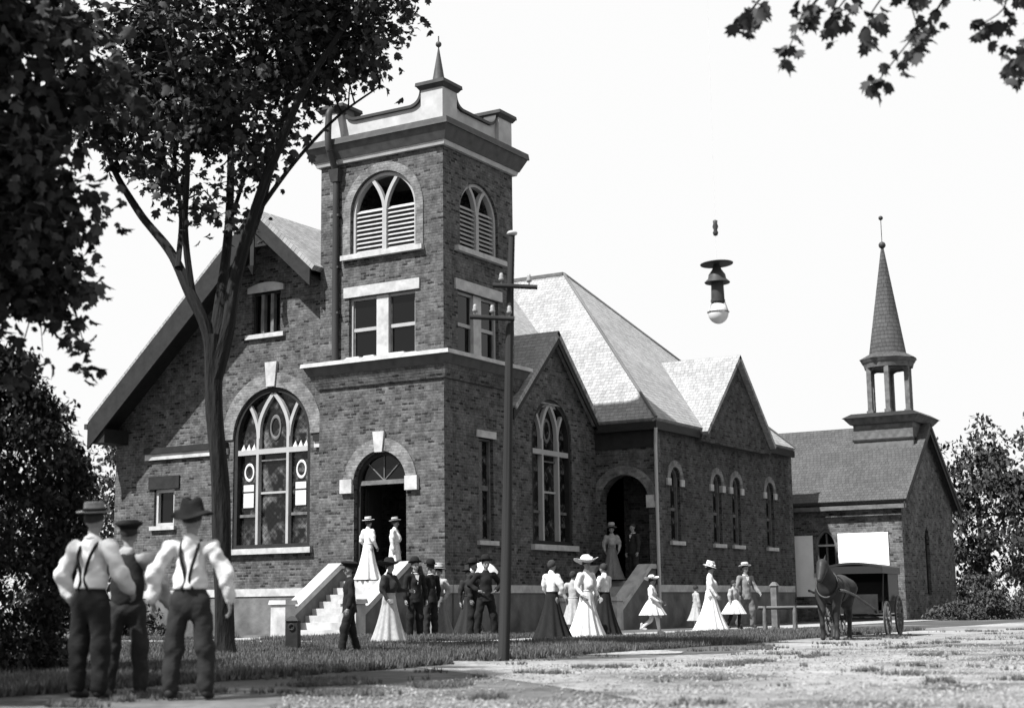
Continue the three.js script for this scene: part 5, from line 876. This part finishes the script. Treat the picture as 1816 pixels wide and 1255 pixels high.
// ---------------------------------------------------------------- pony and covered cart
{
  const HX = -10.12, HZ = -28.9, turn = 0.12;
  const pony = thing('pony', 'dark harnessed pony with lowered head, hitched to the covered cart', 'pony', [HX, 0.006, HZ], turn);
  const s = 0.84, S = p => p.map((v, i) => i < 8 ? v * s : v);
  const leg = (x, pts) => pts.slice(1).map((q, i) => [x * (i === 0 ? 1 : 0.92), pts[i][0], pts[i][1], x * 0.92, q[0], q[1], pts[i][2], q[2]]);
  const pr = [[0, 1.14, 0.5, 0, 1.12, -0.1, 0.29, 0.31], [0, 1.12, -0.1, 0, 1.2, -0.62, 0.3, 0.29], [0, 1.2, 0.55, 0, 1.36, 0.5, 0.25, 0.16], [0, 1.3, 0.62, 0, 1.62, 1.0, 0.22, 0.135], [0, 1.62, 1.0, 0, 1.7, 1.1, 0.13, 0.115], [0, 1.66, 1.12, 0, 1.34, 1.42, 0.115, 0.07], [0, 1.55, 1.16, 0, 1.42, 1.3, 0.1, 0.07],
    ...leg(0.17, [[1.05, 0.55, 0.16], [0.62, 0.56, 0.075], [0.32, 0.56, 0.045], [0.12, 0.57, 0.048], [0.05, 0.6, 0.06]]), ...leg(-0.17, [[1.05, 0.55, 0.16], [0.64, 0.64, 0.075], [0.34, 0.66, 0.045], [0.13, 0.62, 0.048], [0.05, 0.64, 0.06]]),
    ...leg(0.18, [[1.15, -0.6, 0.24], [0.85, -0.5, 0.15], [0.54, -0.78, 0.065], [0.14, -0.72, 0.046], [0.05, -0.68, 0.06]]), ...leg(-0.18, [[1.15, -0.6, 0.24], [0.85, -0.42, 0.15], [0.54, -0.68, 0.065], [0.14, -0.58, 0.046], [0.05, -0.54, 0.06]])].map(S);
  const coat = noisy(0.022, 0.4, 0.8, 6, 0.5, 301, 0.003);
  obj('body', uvb(sdf(pr, 0.05, 0.022)), coat, pony);
  for (const x of [-0.07, 0.07]) { obj('ear', new THREE.ConeGeometry(0.035, 0.14, 8).rotateZ(-x * 3).translate(x * s, 1.84 * s, 1.08 * s), coat, pony); obj('eye', ball(x * 1.35 * s, 1.6 * s, 1.2 * s, 0.018), eyeMat, pony); }
  const mane = []; for (let k = 0; k < 16; k++) { const u = k / 15, y = 1.8 - 0.38 * u, z = 1.08 - 0.55 * u; mane.push(limbGeo([V(0.01, y * s, z * s), V(0.09 * s, (y - 0.06) * s, (z - 0.03) * s), V(0.12 * s, (y - 0.24) * s, (z - 0.02) * s)], 0.035, 0.008)); } const mm = obj('mane', mane, hairDark, pony); mm.userData.kind = 'stuff';
  obj('tail', limbGeo([V(0, 1.28 * s, -0.88 * s), V(0, 1.18 * s, -1.02 * s), V(0.02, 0.8 * s, -1.08 * s), V(0, 0.42 * s, -1.04 * s)], 0.05, 0.03), hairDark, pony);
  const strap = (y, z, rx, ry, tilt, r = 0.016) => new THREE.TorusGeometry(1, r / 0.3, 6, 32).scale(rx, ry, 0.3).rotateX(tilt).translate(0, y * s, z * s);
  obj('collar', strap(1.24, 0.68, 0.205, 0.28, -0.5, 0.03), bootMat, pony); obj('girth_strap', strap(1.13, 0.25, 0.275, 0.29, 0), bootMat, pony); obj('breeching_strap', strap(1.05, -0.6, 0.27, 0.24, 1.4), bootMat, pony);
  obj('bridle_strap', strap(1.46, 1.3, 0.088, 0.095, -0.75, 0.01), bootMat, pony);
  // cart
  const cart = thing('covered_cart', 'low four-wheeled covered cart with a dark canopy behind the pony', 'cart', [-10.42, 0.006, -31.55], 0.12);
  const wheel = (x, z, R) => {
    const w = obj('wheel', new THREE.TorusGeometry(R - 0.03, 0.026, 8, 40).rotateY(Math.PI / 2).translate(x, R, z), M.midWood, cart);
    obj('tyre', new THREE.TorusGeometry(R - 0.006, 0.012, 6, 40).rotateY(Math.PI / 2).translate(x, R, z), M.metal, w);
    obj('hub', new THREE.CylinderGeometry(0.055, 0.055, 0.16, 14).rotateZ(Math.PI / 2).translate(x, R, z), M.midWood, w);
    for (let k = 0; k < 12; k++) { const a = k / 12 * 6.283; obj('spoke', bar([x, R + Math.cos(a) * 0.05, z + Math.sin(a) * 0.05], [x, R + Math.cos(a) * (R - 0.04), z + Math.sin(a) * (R - 0.04)], 0.014, 0.011, 6), M.midWood, w); }
  };
  for (const x of [-0.62, 0.62]) { wheel(x, 0.72, 0.36); wheel(x, -0.6, 0.42); }
  obj('axle', bar([-0.6, 0.36, 0.72], [0.6, 0.36, 0.72], 0.022), M.metal, cart); obj('axle', bar([-0.6, 0.42, -0.6], [0.6, 0.42, -0.6], 0.022), M.metal, cart);
  for (const [z, y] of [[0.72, 0.36], [-0.6, 0.42]]) obj('leaf_spring', tube([V(-0.45, y + 0.02, z), V(0, y + 0.12, z), V(0.45, y + 0.02, z)], 0.02, 16, 6), M.metal, cart);
  obj('cart_body', [box(-0.5, 0.5, 0.47, 0.53, -0.95, 0.95), box(-0.5, -0.46, 0.53, 0.72, -0.95, 0.4), box(0.46, 0.5, 0.53, 0.72, -0.95, 0.4), box(-0.46, 0.46, 0.53, 0.72, -0.95, -0.91)], M.darkWood, cart);
  obj('dashboard', box(-0.48, 0.48, 0.53, 0.86, 0.9, 0.94), M.darkWood, cart);
  const seat = obj('seat', box(-0.46, 0.46, 0.7, 0.8, -0.45, 0.0), bootMat, cart); obj('seat_back', box(-0.46, 0.46, 0.8, 1.12, -0.5, -0.44), bootMat, seat);
  const can = obj('canopy', (() => { const sh = new THREE.Shape(); sh.moveTo(-0.62, 1.42); sh.quadraticCurveTo(0, 1.6, 0.62, 1.42); sh.lineTo(0.6, 1.38); sh.quadraticCurveTo(0, 1.55, -0.6, 1.38); sh.closePath(); return ext(sh, 2.0).translate(0, 0, -1.05); })(), bootMat, cart);
  for (const x of [-0.55, 0.55]) { for (const z of [0.55, -0.9]) obj('canopy_post', bar([x * 0.9, 0.5, z], [x, 1.4, z], 0.016), M.metal, cart); obj('side_curtain', box(x - 0.008, x + 0.008, 0.72, 1.39, -0.98, 0.12), bootMat, can); obj('valance', box(x * 1.09 - 0.008, x * 1.09 + 0.008, 1.28, 1.42, -1.04, 0.94), bootMat, can); }
  obj('valance', box(-0.6, 0.6, 1.28, 1.43, 0.93, 0.945), bootMat, can);
  obj('rear_curtain', box(-0.56, 0.56, 0.72, 1.43, -1.02, -1.0), bootMat, can);
  for (const x of [-0.36, 0.36]) obj('shaft', tube([V(x * 1.2, 0.5, 0.7), V(x * 1.1, 0.62, 1.3), V(x * 0.95, 0.8, 2.2), V(x * 0.9, 0.92, 3.3), V(x * 0.8, 0.93, 3.6)], 0.024, 30, 8), M.midWood, cart);
}
renderer.render(scene, camera);
